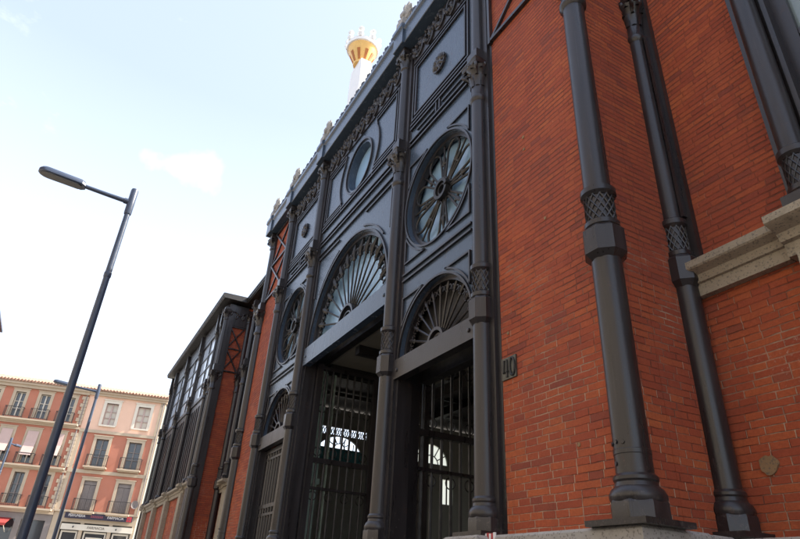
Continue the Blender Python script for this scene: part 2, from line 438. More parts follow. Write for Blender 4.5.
for c in (cA, cA2):
    col_ = column(c[0], c[1]-.003, .0352, .0325)
    m = MB(); m.lathe(c[0], c[1]-.003, [(.0358,.262),(.0374,.264),(.0374,.272),(.0358,.274)], 32); m.build('band', M['iron'], col_)
    for k, (a, z) in enumerate(((-2.2,.285),(-1.75,.287),(-1.3,.285),(-1.95,.245))):
        m = MB(); dx, dy = cos(a), sin(a)
        m.tube([(c[0]+.033*dx, c[1]-.003+.033*dy, z), (c[0]+.0388*dx, c[1]-.003+.0388*dy, z)], .0045, 6); m.build('bolt', M['iron'], col_)
column(-.846, 1.268, .0305, .0262); column(-4.16, 1.268, .0315, .0265)
column(XWR+.02, 1.268, .030, .026)
# pilaster columns standing on the stone ledge of the recess
for xc in (-.505, .36, -4.54, -5.46): column(xc, 1.245, .026, .026, base=False)
# flat iron strips behind the columns
for xc in DOORC:
    m = MB(); m.box(xc-.052, xc+.052, 1.0-.012, 1.05, PZ, 2.52); m.box(xc-.068, xc-.0525, .9985, 1.06, PZ, 2.519); m.box(xc+.0525, xc+.068, .9985, 1.06, PZ, 2.519)
    P(m, 'pier', 'iron', None, None)
for xc, y in ((-.846, 1.268), (-4.16, 1.268), (XWR+.02, 1.268)):
    m = MB()
    m.box(xc-.012, xc+.048, y+.012, y+.0305, .795, 2.5) if xc > -3 else m.box(xc-.048, xc+.012, y+.012, y+.0305, .795, 2.5)
    for dx in (-.028, .034): m.box(xc+dx-.004, xc+dx+.004, y-.004, y+.012, .92, 1.62)
    P(m, 'corner_strip', 'iron', None, None)
for xc in (-.505, .36, -4.54, -5.46):
    m = MB(); m.box(xc-.043, xc+.043, 1.268, 1.302, .79, 2.5); m.box(xc-.043, xc-.032, 1.255, 1.268, .79, 2.5); m.box(xc+.032, xc+.043, 1.255, 1.268, .79, 2.5)
    P(m, 'pilaster_strip', 'iron', None, None)

# ---- stone ledge and stone pilasters of the recess
def ledge(m, x0, x1, yw, out, z1, ends=(0,0)):
    prof = [(yw, z1-.082), (yw-out*.35, z1-.082), (yw-out*.40, z1-.052), (yw-out*.52, z1-.05), (yw-out*.60, z1-.032), (yw-out*.95, z1-.022), (yw-out, z1-.018), (yw-out, z1), (yw, z1+.006)]
    m.prismx(prof, x0, x1)
for a, b in ((-.826, -.592), (-.40, .26), (.46, .70), (-4.46, -4.19), (-5.37, -4.62), (-5.75, -5.55)):
    m = MB(); ledge(m, a, b, YR-.0005, .060, .770); P(m, 'stone_ledge', 'stone', None, 25)
for xc in (-.495, .36, -4.54, -5.46):
    m = MB(); ledge(m, xc-.092, xc+.092, YR-.001, .100, .768)
    m.box(xc-.068, xc+.068, YR-.05, YR-.001, PZ, .686)
    P(m, 'stone_pilaster', 'stone', None, 25)

# ---- recess windows (right one shows at the picture edge)
def recess_window(x0, x1):
    m = MB(); y = 1.285
    m.box(x0, x0+.035, y, YR+.02, .775, 2.45); m.box(x1-.035, x1, y, YR+.02, .775, 2.45); m.box(x0+.035, x1-.035, y, YR+.02, 2.40, 2.45); m.box(x0+.035, x1-.035, y, YR+.02, .775, .81)
    for z in (1.262, 1.75): m.box(x0+.035, x1-.035, y+.004, YR+.015, z-.009, z+.009)
    xm = (x0+x1)/2; m.box(xm-.008, xm+.008, y+.003, YR+.016, .81, 2.40)
    w = P(m, 'window', 'iron', None, None)
    g = MB(); g.box(x0+.03, x1-.03, YR, YR+.008, .80, 2.41); g.build('pane', M['greenglass'], w, None)
recess_window(-.462, .317); recess_window(-5.417, -4.583)
for a, b in ((-.545, .62), (-5.58, -4.5)): m = MB(); m.box(a, b, YR-.02, YR+.1, 2.451, 2.55); P(m, 'frieze_beam', 'iron', None, None)

# ---- facade panels with their round openings
def frame_rib(m, x0, x1, z0, z1, w=.008, y0=.990, y1=.9995):
    m.bar((x0-w/2,z0),(x1+w/2,z0),w,y0,y1); m.bar((x0-w/2,z1),(x1+w/2,z1),w,y0,y1); m.bar((x0,z0+w/2),(x0,z1-w/2),w,y0,y1); m.bar((x1,z0+w/2),(x1,z1-w/2),w,y0,y1)

def ring_pts(cx, cz, r, y, n=48): return [(cx+r*cos(2*pi*i/n), y, cz+r*sin(2*pi*i/n)) for i in range(n)]

def fleur(m, cx, cz, a, r0, r1, y, k=1.0):
    # spear tip and two side curls where a spoke meets the rim
    d = Vector((cos(a), 0, sin(a))); sd = Vector((-sin(a), 0, cos(a))); c = Vector((cx, y, cz)); L = r1-r0
    m.tube([c+d*(r0-.1*L), c+d*(r0+.35*L), c+d*(r0+.6*L), c+d*r1], [.004*k,.011*k,.0085*k,.002*k], 6)
    for sg in (1, -1):
        pts = []
        for i in range(9):
            t = i/8; an = t*1.35*pi
            pts.append(c + d*(r0+L*.12+L*.36*sin(an*.75)) + sd*(sg*(.24*L*(1-cos(an))*.9)))
        m.tube(pts, [.0045*k*(1-.4*i/8) for i in range(9)], 5)
    m.tube([c+d*(r0+.02*L)-sd*.010*k, c+d*(r0+.02*L)+sd*.010*k], .005*k, 6)

def fan_window(cx, cz, R, n, y, glassmat, hub, dark=False):
    m = MB(); yt = y-.018
    m.arc(cx, cz, R-.008, 0, pi, .016, yt-.010, y, 48)
    m.arc(cx, cz, hub, 0, pi, .012, yt-.022, y, 24)
    m.arc(cx, cz, hub*.62, 0, pi, .008, yt-.012, y, 24)
    fan = P(m, 'fan_window', 'iron')
    t = MB()
    for i in range(n):
        a = pi*(i+.35)/(n-.3)
        r0 = hub; r1 = R*.80
        t.tube([(cx+r*cos(a), yt, cz+r*sin(a)) for r in (r0, (r0+r1)/2, r1)], [.0046,.0052,.0042], 6)
        fleur(t, cx, cz, a, R*.77, R*.985, yt, R/.24*.8)
    t.build('tracery', M['iron' if glassmat == 'dark' else 'dark'], fan)
    g = MB(); g.prism([(cx+(R+.004)*cos(pi*i/40), cz+(R+.004)*sin(pi*i/40)) for i in range(41)], y+.014, y+.022)
    g.build('pane', M[glassmat], fan, None)

def rose_window(cx, cz, R, y):
    yt = y-.012; m = MB(); m.arc(cx, cz, R-.008, 0, 2*pi, .016, yt-.012, y, 64)
    rose = P(m, 'rose_window', 'iron')
    t = MB(); c = Vector((cx, yt, cz))
    t.arc(cx, cz, .040, 0, 2*pi, .014, yt-.022, yt+.01, 32); t.arc(cx, cz, .024, 0, 2*pi, .008, yt-.014, yt+.01, 24)
    for k in range(8):
        a = k*pi/4; d = Vector((cos(a),0,sin(a))); sd = Vector((-sin(a),0,cos(a)))
        t.tube([c+d*.04, c+d*(R*.55), c+d*(R*.99)], [.0058,.0048,.004], 6)
        t.tube([c+d*(R*.50), c+d*(R*.56), c+d*(R*.66), c+d*(R*.74)], [.003,.011,.008,.003], 6)
        t.tube([c+d*(R*.545)-sd*.017, c+d*(R*.545)+sd*.017], .0055, 6)
        # petal loop between the spokes
        b = a+pi/8; e = Vector((cos(b),0,sin(b))); f = Vector((-sin(b),0,cos(b))); pts = []
        w = .235; rc = R*.735; cap = rc*math.tan(w)
        for i in range(7): q = R*(.26+.475*i/6); pts.append(c + e*q - f*(q*math.tan(w)))
        for i in range(1, 16): u = pi*i/16; pts.append(c + e*(rc+cap*1.22*sin(u)) - f*(cap*cos(u)))
        for i in range(7): q = R*(.735-.475*i/6); pts.append(c + e*q + f*(q*math.tan(w)))
        t.tube(pts, .0056, 6)
        t.tube([pts[0], c + e*(R*.20), pts[-1]], .005, 5)
    t.build('tracery', M['dark'], rose)
    g = MB(); g.prism([(cx+(R+.004)*cos(2*pi*i/64), cz+(R+.004)*sin(2*pi*i/64)) for i in range(64)], y+.014, y+.022); g.build('pane', M['glass'], rose, None)

def frieze(x0, x1, z0, z1):
    m = MB(); h = z1-z0; n = max(3, round((x1-x0)/(h*.62))); st = (x1-x0)/n; y = .985
    m.box(x0, x1, .992, 1.0, z0, z1)
    for k in range(n):
        cx = x0+st*(k+.5); cz = (z0+z1)/2; sg = 1 if k % 2 else -1
        pts = []
        for i in range(22):
            t = i/21; an = sg*(t*3.3*pi)-pi/2*sg; rr = st*.50*(1-.82*t)
            pts.append((cx+rr*cos(an), y+.003, cz+rr*sin(an)*h/st*.92))
        m.tube(pts, [.0085*(1-.35*i/21) for i in range(22)], 6)
        for j in range(9):
            a = random.uniform(0, 2*pi); q = random.uniform(.25, .5)*st
            px, pz = cx+q*cos(a), min(z1-.012, max(z0+.012, cz+q*sin(a)*.9))
            m.loft([[(px+w*cos(u+a), y-.012+d, pz+w*1.5*sin(u+a)) for u in (0,1.26,2.5,3.77,5.03)] for w, d in ((.013,.016),(.010,.005),(.003,-.001))])
    return m

def medallion(cx, cz, R, y):
    m = MB()
    m.arc(cx, cz, R*.9, 0, 2*pi, .010, y-.012, y, 24)
    for k in range(10):
        a = 2*pi*k/10
        m.tube([(cx+q*cos(a), y-.010-d, cz+q*sin(a)) for q, d in ((R*.2,-.002),(R*.5,.001),(R*.8,-.002),(R*1.02,-.006))], [.005,.010,.009,.003], 6)
    m.loft([[(cx+w*cos(2*pi*i/12), y-d, cz+w*sin(2*pi*i/12)) for i in range(12)] for w, d in ((R*.34,0),(R*.32,.010),(R*.2,.016),(R*.05,.018))])
    return m

def side_bay(xl, xr, fan_glass):
    cx = (xl+xr)/2; W = xr-xl
    m = MB(); x0, x1 = xl+.0685, xr-.0685
    R = .243
    m.hole(x0, x1, .769, 1.115, cx, .769, R, 1.0, 1.03, half=True)
    m.hole(x0, x1, 1.115, 1.76, cx, 1.428, .2405, 1.0, 1.03)
    m.box(x0, x1, 1.0, 1.03, 1.76, 2.518)
    pan = P(m, 'facade_panel', 'panel', None, None)
    r = MB()
    # broad rounded surround of rose and fan
    r.arc(cx, 1.428, R+.004, 0, 2*pi, .008, .9915, .9995, 64)
    r.arc(cx, .769, R+.004, 0, pi, .008, .9915, .9995, 48)
    frame_rib(r, x0+.012, x1-.012, 1.955, 2.315); frame_rib(r, x0+.034, x1-.034, 1.978, 2.292, .008)
    for z in (1.93, 1.905, 1.83, 1.80): r.bar((x0,z),(x1,z),.008,.989,.9995)
    r.bar((x0+.06,1.868),(cx-.03,1.868),.008,.9915,.9995); r.bar((cx+.03,1.868),(x1-.06,1.868),.008,.9915,.9995)
    for dx in (-.014,.014): r.bar((cx+dx,1.84),(cx+dx,1.895),.007,.990,.9995)
    for sx in (-1, 1):
        xe = cx+sx*(x1-cx-.012)
        for zc, sz in ((1.428,1),(1.428,-1),(.769,1)):
            dx = abs(xe-cx); r.bar((xe,zc+sz*.126),(xe,zc+sz*.2535),.007,.9915,.9995); r.bar((xe-sx*.0035,zc+sz*.25),(cx+sx*.078,zc+sz*.25),.007,.9915,.9995)
            a0, a1 = atan2(.126, dx), atan2(.25, .078); mid = {(1,1):0,(-1,1):1,(-1,-1):2,(1,-1):3}[(sx,sz)]
            lo, hi = ((a0,a1),(pi-a1,pi-a0),(pi+a0,pi+a1),(2*pi-a1,2*pi-a0))[mid]
            r.arc(cx, zc, .262, lo, hi, .007, .9915, .9995, 14)
    for z in (1.100, 1.127): r.bar((x0,z),(x1,z),.008,.9905,.9995)
    r.build('moulding', M['iron'], pan, None)
    medallion(cx, 2.128, .052, .9995).build('medallion', M['iron'], pan)
    frieze(x0, x1, 2.34, 2.482).build('frieze', M['iron'], pan)
    rose_window(cx, 1.428, .2405, 1.045)
    fan_window(cx, .769, R, 13, 1.045, fan_glass, .047)
    # lintel with rivets
    l = MB(); l.box(xl+.05, xr-.05, .986, 1.022, .693, .7685)
    for x in (xl+.075, xr-.075): l.loft([[(x+w*cos(2*pi*i/8), .986-d, .725+w*sin(2*pi*i/8)) for i in range(8)] for w, d in ((.008,0),(.006,.005),(.002,.006))])
    P(l, 'lintel', 'iron', None, 25)
side_bay(-1.955, -1.335, 'dark'); side_bay(-3.665, -3.045, 'dark')

# centre bay
x0, x1 = -3.045+.0685, -1.955-.0685; R = .462
m = MB(); m.hole(x0, x1, 1.152, 1.70, XC, 1.152, R, 1.0, 1.03, half=True)
m.box(x0, x1, 1.0, 1.03, 1.70, 1.90); m.hole(x0, x1, 1.90, 2.33, XC, 2.11, .158, 1.0, 1.03); m.box(x0, x1, 1.0, 1.03, 2.33, 2.518)
pan = P(m, 'facade_panel', 'panel', None, None)
r = MB(); r.arc(XC, 1.152, R+.010, 0, pi, .010, .9905, .9995, 56); r.arc(XC, 2.11, .168, 0, 2*pi, .010, .990, .9995, 56)
for z in (1.93, 1.905, 1.83, 1.80, 1.735): r.bar((x0,z),(x1,z),.008,.989,.9995)
for sx in (-1, 1):
    xe = XC+sx*(x1-XC-.014)
    r.bar((xe,1.952),(xe,2.315),.008,.9905,.9995); r.bar((xe,1.952),(XC+sx*.20,1.952),.008,.9905,.9995); r.bar((xe,2.315),(XC+sx*.20,2.315),.008,.9905,.9995)
    xi = xe-sx*.024
    r.bar((xi,1.975),(xi,2.292),.008,.9915,.9995); r.bar((xi,1.975),(XC+sx*.215,1.975),.008,.9915,.9995); r.bar((xi,2.292),(XC+sx*.215,2.292),.008,.9915,.9995)
    a = math.asin(.14/.255)
    r.arc(XC, 2.115, .255, (-a if sx > 0 else pi-a), (a if sx > 0 else pi+a), .010, .9905, .9995, 24)
    for dz in (-1, 1): r.bar((XC+sx*.218,2.115+dz*.14),(XC+sx*.20,2.115+dz*.20),.007,.9905,.9995)
    r.bar((xe,1.45),(xe,1.70),.008,.9905,.9995); r.bar((xe,1.70),(XC+sx*.17,1.70),.008,.9905,.9995)
    pr = [(XC+sx*.495*cos(q), 1.152+.495*sin(q)) for q in [radians(37+35*i/8) for i in range(9)]]
    for p, q in zip(pr, pr[1:]): r.bar(p, q, .009, .9915, .9995)
r.build('moulding', M['iron'], pan, None)
frieze(x0, x1, 2.34, 2.482).build('frieze', M['iron'], pan)
m = MB(); m.arc(XC, 2.11, .153, 0, 2*pi, .012, 1.0, 1.05, 48); rw = P(m, 'round_window', 'panel')
g = MB(); g.prism([(XC+.16*cos(2*pi*i/48), 2.11+.16*sin(2*pi*i/48)) for i in range(48)], 1.045, 1.052); g.build('pane', M['glass'], rw, None)
fan_window(XC, 1.152, R, 15, 1.045, 'glass', .085)
l = MB(); l.box(-3.045+.05, -1.955-.05, .986, 1.022, 1.052, 1.1515)
for x in (-2.965, -2.035): l.loft([[(x+w*cos(2*pi*i/8), .986-d, 1.10+w*sin(2*pi*i/8)) for i in range(8)] for w, d in ((.010,0),(.007,.005),(.002,.006))])
P(l, 'lintel', 'panel', None, 25)
# attic backing behind the panels
for a in ((-3.72, -1.28, 1.10, 1.14, 1.10, 2.51), (-1.90,-1.38,1.10,1.14,.70,1.099), (-3.62,-3.10,1.10,1.14,GZ,1.099)):
    m = MB(); m.box(*a); P(m, 'backing_wall', 'dark', None, None)

# ---- iron crosses at the top of the brick strips
def crosses(m, pt, x0, x1, z0, z1, n, w=.012):
    h = (z1-z0)/n
    for k in range(n+1): pt(m, (x0,z0+k*h), (x1,z0+k*h), w*1.15, 0)
    for k in range(n):
        pt(m, (x0,z0+k*h), (x1,z0+(k+1)*h), w, 1); pt(m, (x0,z0+(k+1)*h), (x1,z0+k*h), w, 2)
def front_bar(m, a, b, w, lay):
    y = (.985,.988,.9815)[lay]; m.bar(a, b, w, y, y+.0145 if lay else .9995)
for x0, x1 in ((-1.262, -.915), (-4.09, -3.74)):
    m = MB(); crosses(m, front_bar, x0, x1, 1.885, 2.47, 2)
    m.box(x0-.01, x0+.004, .984, .9995, 1.87, 2.5); m.box(x1-.004, x1+.01, .984, .9995, 1.87, 2.5)
    P(m, 'iron_cross', 'iron', None, None)
class MX(MB): pass
def XRET(x, y, z): return XM(XWR+.001+y, x, z)        # x->depth, y->out of the return wall
m = MB(XRET)
def ret_bar(m, a, b, w, lay):
    y = (.014,.010,.017)[lay]; m.bar(a, b, w, 0.0, y)
crosses(m, ret_bar, 1.09, 1.235, 1.82, 2.29, 2, .011)
P(m, 'iron_cross', 'iron', None, None)
m = MB(XRET); m.box(1.085, 1.245, 0, .014, 2.30, 2.53); 
for sg in (-1, 1):
    m.tube([(1.165+sg*(.012+.05*(1-t)*1.0)+.0*t+.028*(1-.7*t)*cos(t*9)*sg, .02, 2.41+.045*(1-.7*t)*sin(t*9)) for t in [i/18 for i in range(19)]], .007, 6)
P(m, 'return_frieze', 'iron', None, 30)

# ---- cornice, cresting, acroteria
def cornice(m, x0, x1, dy=0.0, dz=0.0):
    p = [(1.03,2.49),(.938+dy,2.49),(.935+dy,2.493),(.935+dy,2.58+dz),(.927+dy,2.588+dz),(.924+dy,2.592+dz),(.924+dy,2.616+dz),(.934+dy,2.622+dz),(1.03,2.64+dz)]
    m.prismx(p, x0, x1)
m = MB()
edges = [cA2[0]-.06, cA2[0]+.06]
for x in DOORC[::-1]: edges += [x-.05, x+.05]
edges += [cA[0]-.06, cA[0]+.06]
for i in range(len(edges)-1): cornice(m, edges[i], edges[i+1], -.012 if i % 2 == 0 else 0, .012 if i % 2 == 0 else 0)
for x0, x1 in ((cA[0]-.05, cA[0]+.065), (cA2[0]-.065, cA2[0]+.05)): m.box(x0, x1, 1.031, YR+.2, 2.521, 2.65)
P(m, 'cornice', 'panel', None, 25)

def palmette(m, cx, y, z, h, n=5, th=.012):
    for k in range(n):
        a = pi/2 + (k-(n-1)/2)*.46; L = h*(1-.11*abs(k-(n-1)/2)**1.3)
        d = Vector((cos(a),0,sin(a))); sd = Vector((-sin(a),0,cos(a))); c = Vector((cx,y,z+h*.08)); sg = (k-(n-1)/2)
        pts = [c+d*(L*t)+sd*(-.10*L*sg*t*t) for t in (0,.35,.7,.92)]
        m.tube(pts, [h*.04,h*.075,h*.10,h*.03], 6)
    m.tube([(cx-h*.42,y,z+h*.10),(cx-h*.34,y,z+h*.0),(cx-h*.12,y,z+h*.05),(cx,y,z+h*.12),(cx+h*.12,y,z+h*.05),(cx+h*.34,y,z),(cx+h*.42,y,z+h*.10)], h*.045, 6)
m = MB(); x = cA2[0]
m.box(cA2[0]-.05, cA[0]+.05, .952, .972, 2.645, 2.668)
while x < cA[0]+.02:
    if min(abs(x-q) for q in (cA2[0],)+DOORC+(cA[0],)) > .055: palmette(m, x, .962, 2.665, .085)
    x += .078
P(m, 'cresting', 'iron')
for x in (cA2[0],)+DOORC+(cA[0],):
    m = MB(); m.cbox(x-.035, x+.035, .925, .985, 2.655, 2.705, .004)
    palmette(m, x, .955, 2.70, .15, 7); m.loft([[(x+w*cos(2*pi*i/10), .955+d, 2.76+w*sin(2*pi*i/10)) for i in range(10)] for w, d in ((.02,.02),(.026,0),(.02,-.02),(.005,-.026))])
    P(m, 'acroterion', 'plinth')

# ---- white shield with gilded crown over the centre bay
fx, fy = -2.72, 1.0
m = MB()
m.cbox(fx-.10, fx+.10, fy-.03, fy+.09, 2.655, 2.78, .006)
prof = [(0,2.76),(.05,2.775),(.085,2.83),(.094,2.90),(.092,3.05),(.082,3.11),(.05,3.12),(0,3.135)]
poly = [(fx+a, z) for a, z in prof] + [(fx-a, z) for a, z in prof[::-1][1:-1]]
m.prism(poly, fy-.012, fy+.06)
P(m, 'crest_shield', 'marble', None, 25, label='white shield below the gilded crown')
cz = 3.12; cyy = fy+.02
crown = MB(); crown.lathe(fx, cyy, [(.052,cz),(.056,cz+.012),(.050,cz+.02),(.085,cz+.10),(.104,cz+.155),(.100,cz+.158),(.07,cz+.10)], 32)
crown = P(crown, 'crown', 'gold', None, 30, label='gilded crown flaring over the white shield')
b = MB()
for k in range(9):
    a = 2*pi*k/9
    b.loft([[(fx+(r+.003)*cos(a+da), cyy+(r+.003)*sin(a+da), z) for da in (-.13,.13)] + [(fx+(r-.004)*cos(a+da), cyy+(r-.004)*sin(a+da), z) for da in (.13,-.13)] for r, z in ((.053,cz+.024),(.0675,cz+.06),(.083,cz+.095))])
b.build('crown_lining', M['ored'], crown, None)
b = MB(); b.lathe(fx, cyy, [(.100,cz+.147),(.111,cz+.15),(.113,cz+.178),(.104,cz+.18)], 32)
for k in range(8):
    a = 2*pi*k/8+.2; px, py = fx+.108*cos(a), cyy+.108*sin(a)
    b.lathe(px, py, [(.012,cz+.175),(.022,cz+.2),(.011,cz+.222),(.006,cz+.226),(.016,cz+.234),(.02,cz+.247),(.014,cz+.26),(.002,cz+.264)], 10)
b.build('crown_rim', M['marble'], crown)

# ---- gates and inner screens
def scroll(m, x, y, z, r, axis, n=20):
    pts = []
    for i in range(n+1):
        t = i/n; a = t*2*pi*1.0; 
        pts.append((x+r*cos(a), y, z+r*sin(a)) if axis == 'x' else (x, y+r*cos(a), z+r*sin(a)))
    m.tube(pts, r*.12, 5)
# closed gate of the far side bay
m = MB(); y = 1.04
xl, xr = -3.665+.07, -3.045-.07; zb = GZ+.05
m.box(xl, xl+.03, y-.012, y+.02, zb, .692); m.box(xr-.03, xr, y-.012, y+.02, zb, .692); m.box(xl+.03, xr-.03, y-.01, y+.018, .665, .692); m.box(xl+.03, xr-.03, y-.01, y+.018, zb, zb+.06)
m.box(xl+.03, xr-.03, y-.008, y+.016, .365, .385); m.box(xl+.03, xr-.03, y-.008, y+.016, .325, .338); m.box(xl+.03, xr-.03, y-.008, y+.016, .63, .642)
gate = P(m, 'gate', 'iron', None, None, label='closed iron gate of the far door')
b = MB(); n = 9
for i in range(n):
    x = xl+.03+(xr-xl-.06)*(i+.5)/n
    b.lathe(x, y, [(.0085,zb+.06),(.0085,.665)], 8); scroll(b, x, y-.002, .352, .012, 'x', 12)
b.build('gate_bar', M['iron'], gate)
# partition screens that run inward from the doors
def screen(x, y0, y1, ztr, ztop, nb):
    m = MB()
    m.box(x-.014, x+.014, y0, y0+.03, GZ+.05, ztop); m.box(x-.014, x+.014, y1-.03, y1, GZ+.05, ztop)
    for z, w in ((ztr,.024),(ztr-.135,.012),(GZ+.07,.03),(ztop-.02,.02),(.02,.02)): m.box(x-.012, x+.012, y0+.03, y1-.03, z-w/2, z+w/2)
    ym = (y0+y1)/2; m.box(x-.013, x+.013, ym-.014, ym+.014, GZ+.086, ztop-.031)
    sc = P(m, 'door_screen', 'iron', None, None)
    b = MB()
    for i in range(nb):
        y = y0+.03+(y1-y0-.06)*(i+.5)/nb; b.lathe(x, y, [(.006,GZ+.08),(.006,ztop-.02)], 6)
        if i % 2 == 0:
            for z in (ztr+.045, ztr-.17, ztr+.27): scroll(b, x-.004, y, z, .021, 'y', 16)
    b.build('gate_bar', M['dark'], sc)
screen(-2.96, 1.065, 1.78, .565, 1.075, 15); screen(-1.97, 1.065, 1.78, .535, 1.075, 15)
for a in ((-3.10, -2.985, 1.061, 1.10, GZ, 1.05), (-2.02, -1.945, 1.061, 1.13, GZ, 1.05), (-1.39, -1.30, 1.061, 1.13, GZ, .69)):
    m = MB(); m.box(*a); P(m, 'door_jamb', 'iron', None, None)

# ---- interior
FZ = GZ+.04
m = MB(); m.box(-3.05, -1.30, 1.141, 1.80, 1.09, 1.12); c = P(m, 'porch_ceiling', 'ceil', None, None)
b = MB()
for x in (-2.98, -2.62, -2.27, -1.93, -1.6): b.box(x-.022, x+.022, 1.142, 1.79, 1.045, 1.0895)
b.box(-3.05, -1.3, 1.76, 1.80, .98, 1.044)
b.build('beam', M['dark'], c, None)
m = MB(); m.box(XWL+.1, 3.8, 1.15, 7.99, GZ+.012, FZ); P(m, 'hall_floor', 'floor', None, None)
XE = -8.85
def XEND(x, y, z): return XM(XE+y, x, z)              # x->market Y, y->along X
zb = .219*8.72; w1 = (.3826*8.72, .4687*8.72); w2 = (.5819*8.72, .6574*8.72)
m = MB(XEND); th = -.04
c1 = (w1[0]+w1[1])/2; r1 = (w1[1]-w1[0])/2; c2 = (w2[0]+w2[1])/2; r2 = (w2[1]-w2[0])/2
m.box(YW, c1-.6, th, 0, GZ, 2.53); m.box(c1+.6, c2-.5, th, 0, GZ, 2.53); m.box(c2+.5, 8, th, 0, GZ, 2.53)
# centre window: segment arch with a teal panel and an openwork strip
a = .20; m.box(c1-.6, c1+.6, th, 0, GZ, zb-a*0-.001)
ar, az = .445, 2.105-.445
arc_ = [(c1+ar*cos(q), az+ar*sin(q)) for q in [pi/2-.99+1.98*i/24 for i in range(25)]]
m.box(c1-.6, c1-r1-.005, th, 0, zb, 2.12); m.box(c1+r1+.005, c1+.6, th, 0, zb, 2.12)
m.prism([(c1+r1+.005,2.12)] + [(c1+r1+.005,arc_[0][1])] + arc_ + [(c1-r1-.005,arc_[-1][1]), (c1-r1-.005,2.12)], th, 0)
m.box(c1-.6, c1-.42, th, 0, 2.12, 2.24); m.box(c1+.46, c1+.6, th, 0, 2.12, 2.24); m.box(c1-.6, c1+.6, th, 0, 2.24, 2.53)
# right window: half round over a tall slot
m.hole(c2-.5, c2+.5, zb, 2.4, c2, zb, r2, th, 0, half=True); m.box(c2-.5, c2+.5, th, 0, 2.4, 2.53)
s0, s1 = .6445*8.72, .6701*8.72
m.box(c2-.5, c2+.5, th, 0, .194*8.72, zb); m.box(c2-.5, s0, th, 0, GZ, .194*8.72); m.box(s1, c2+.5, th, 0, GZ, .194*8.72); m.box(s0, s1, th, 0, GZ, .1485*8.72)
ew = P(m, 'end_wall', 'inner', None, None)
b = MB(XEND)
for cc, rr in ((c1, .20), (c2, r2)):
    b.arc(cc, zb, rr*.45, 0, pi, .014, -.035, -.02, 24); b.box(cc-(r1 if cc == c1 else rr), cc+(r1 if cc == c1 else rr), -.035, -.018, zb-.012, zb+.012)
    for k in range(1, 6):
        q = pi*k/6; b.bar((cc+rr*.45*cos(q), zb+rr*.45*sin(q)), (cc+rr*cos(q), zb+rr*sin(q)), .014, -.035, -.021)
b.build('glazing_bar', M['dark'], ew, None); b = MB(XEND)
for i in range(22):
    x = c1-.42+.88*i/22; b.bar((x,2.125),(x+.04,2.235),.010,-.03,-.02); b.bar((x+.04,2.125),(x,2.235),.010,-.039,-.031)
    scroll(b, x+.02, -.025, 2.18, .016, 'x', 10)
for q in (-.24,-.08,.08,.24): b.bar((c1+q,zb),(c1+q,2.07-q*q),.012,-.034,-.022)
b.build('openwork_strip', M['dark'], ew, None); b = MB(XEND)
sm = (s0+s1)/2; b.box(sm-.012, sm+.012, -.034, -.02, .1485*8.72, .194*8.72)
b.build('glazing_bar', M['dark'], ew, None)
b = MB(XEND); b.prism([(c2+(r2+.003)*cos(pi*i/24), zb+(r2+.003)*sin(pi*i/24)) for i in range(25)], -.03, -.027); b.build('pane', M['frost'], ew, None)
b = MB(XEND); b.box(s0-.003, s1+.003, -.03, -.027, .1485*8.72, .194*8.72); b.build('pane', M['frost'], ew, None)
b = MB(XEND); b.box(c1-r1, c1+r1, .001, .02, .19*8.72, zb-.014); b.build('teal_panel', M['teal'], ew, None)
m = MB(); m.box(-3.42, -3.30, 1.17, 1.262, GZ, 1.6); m.box(-3.44, -3.28, 1.155, 1.27, .50, .53); P(m, 'interior_pier', 'green', None, None)
for x, y in ((-4.9, 2.6), (-6.6, 2.6), (-4.9, 4.9), (-6.6, 4.9)):
    m = MB(); m.lathe(x, y, [(.035,GZ+.04),(.03,2.4)], 12); m.box(x-.05, x+.05, y-.05, y+.05, GZ+.04, GZ+.3); P(m, 'interior_column', 'green')
for a in [(-8.3, -3.6, 2.55, 2.62, 2.40, 2.52), (-8.3, -3.6, 4.86, 4.94, 2.40, 2.52)] + [(x-.03, x+.03, 1.42, 7.9, 2.475, 2.53) for x in (-8, -7.2, -6.4, -5.6, -4.8, -4.0)]:
    m = MB(); m.box(*a); P(m, 'interior_truss', 'dark', None, None)

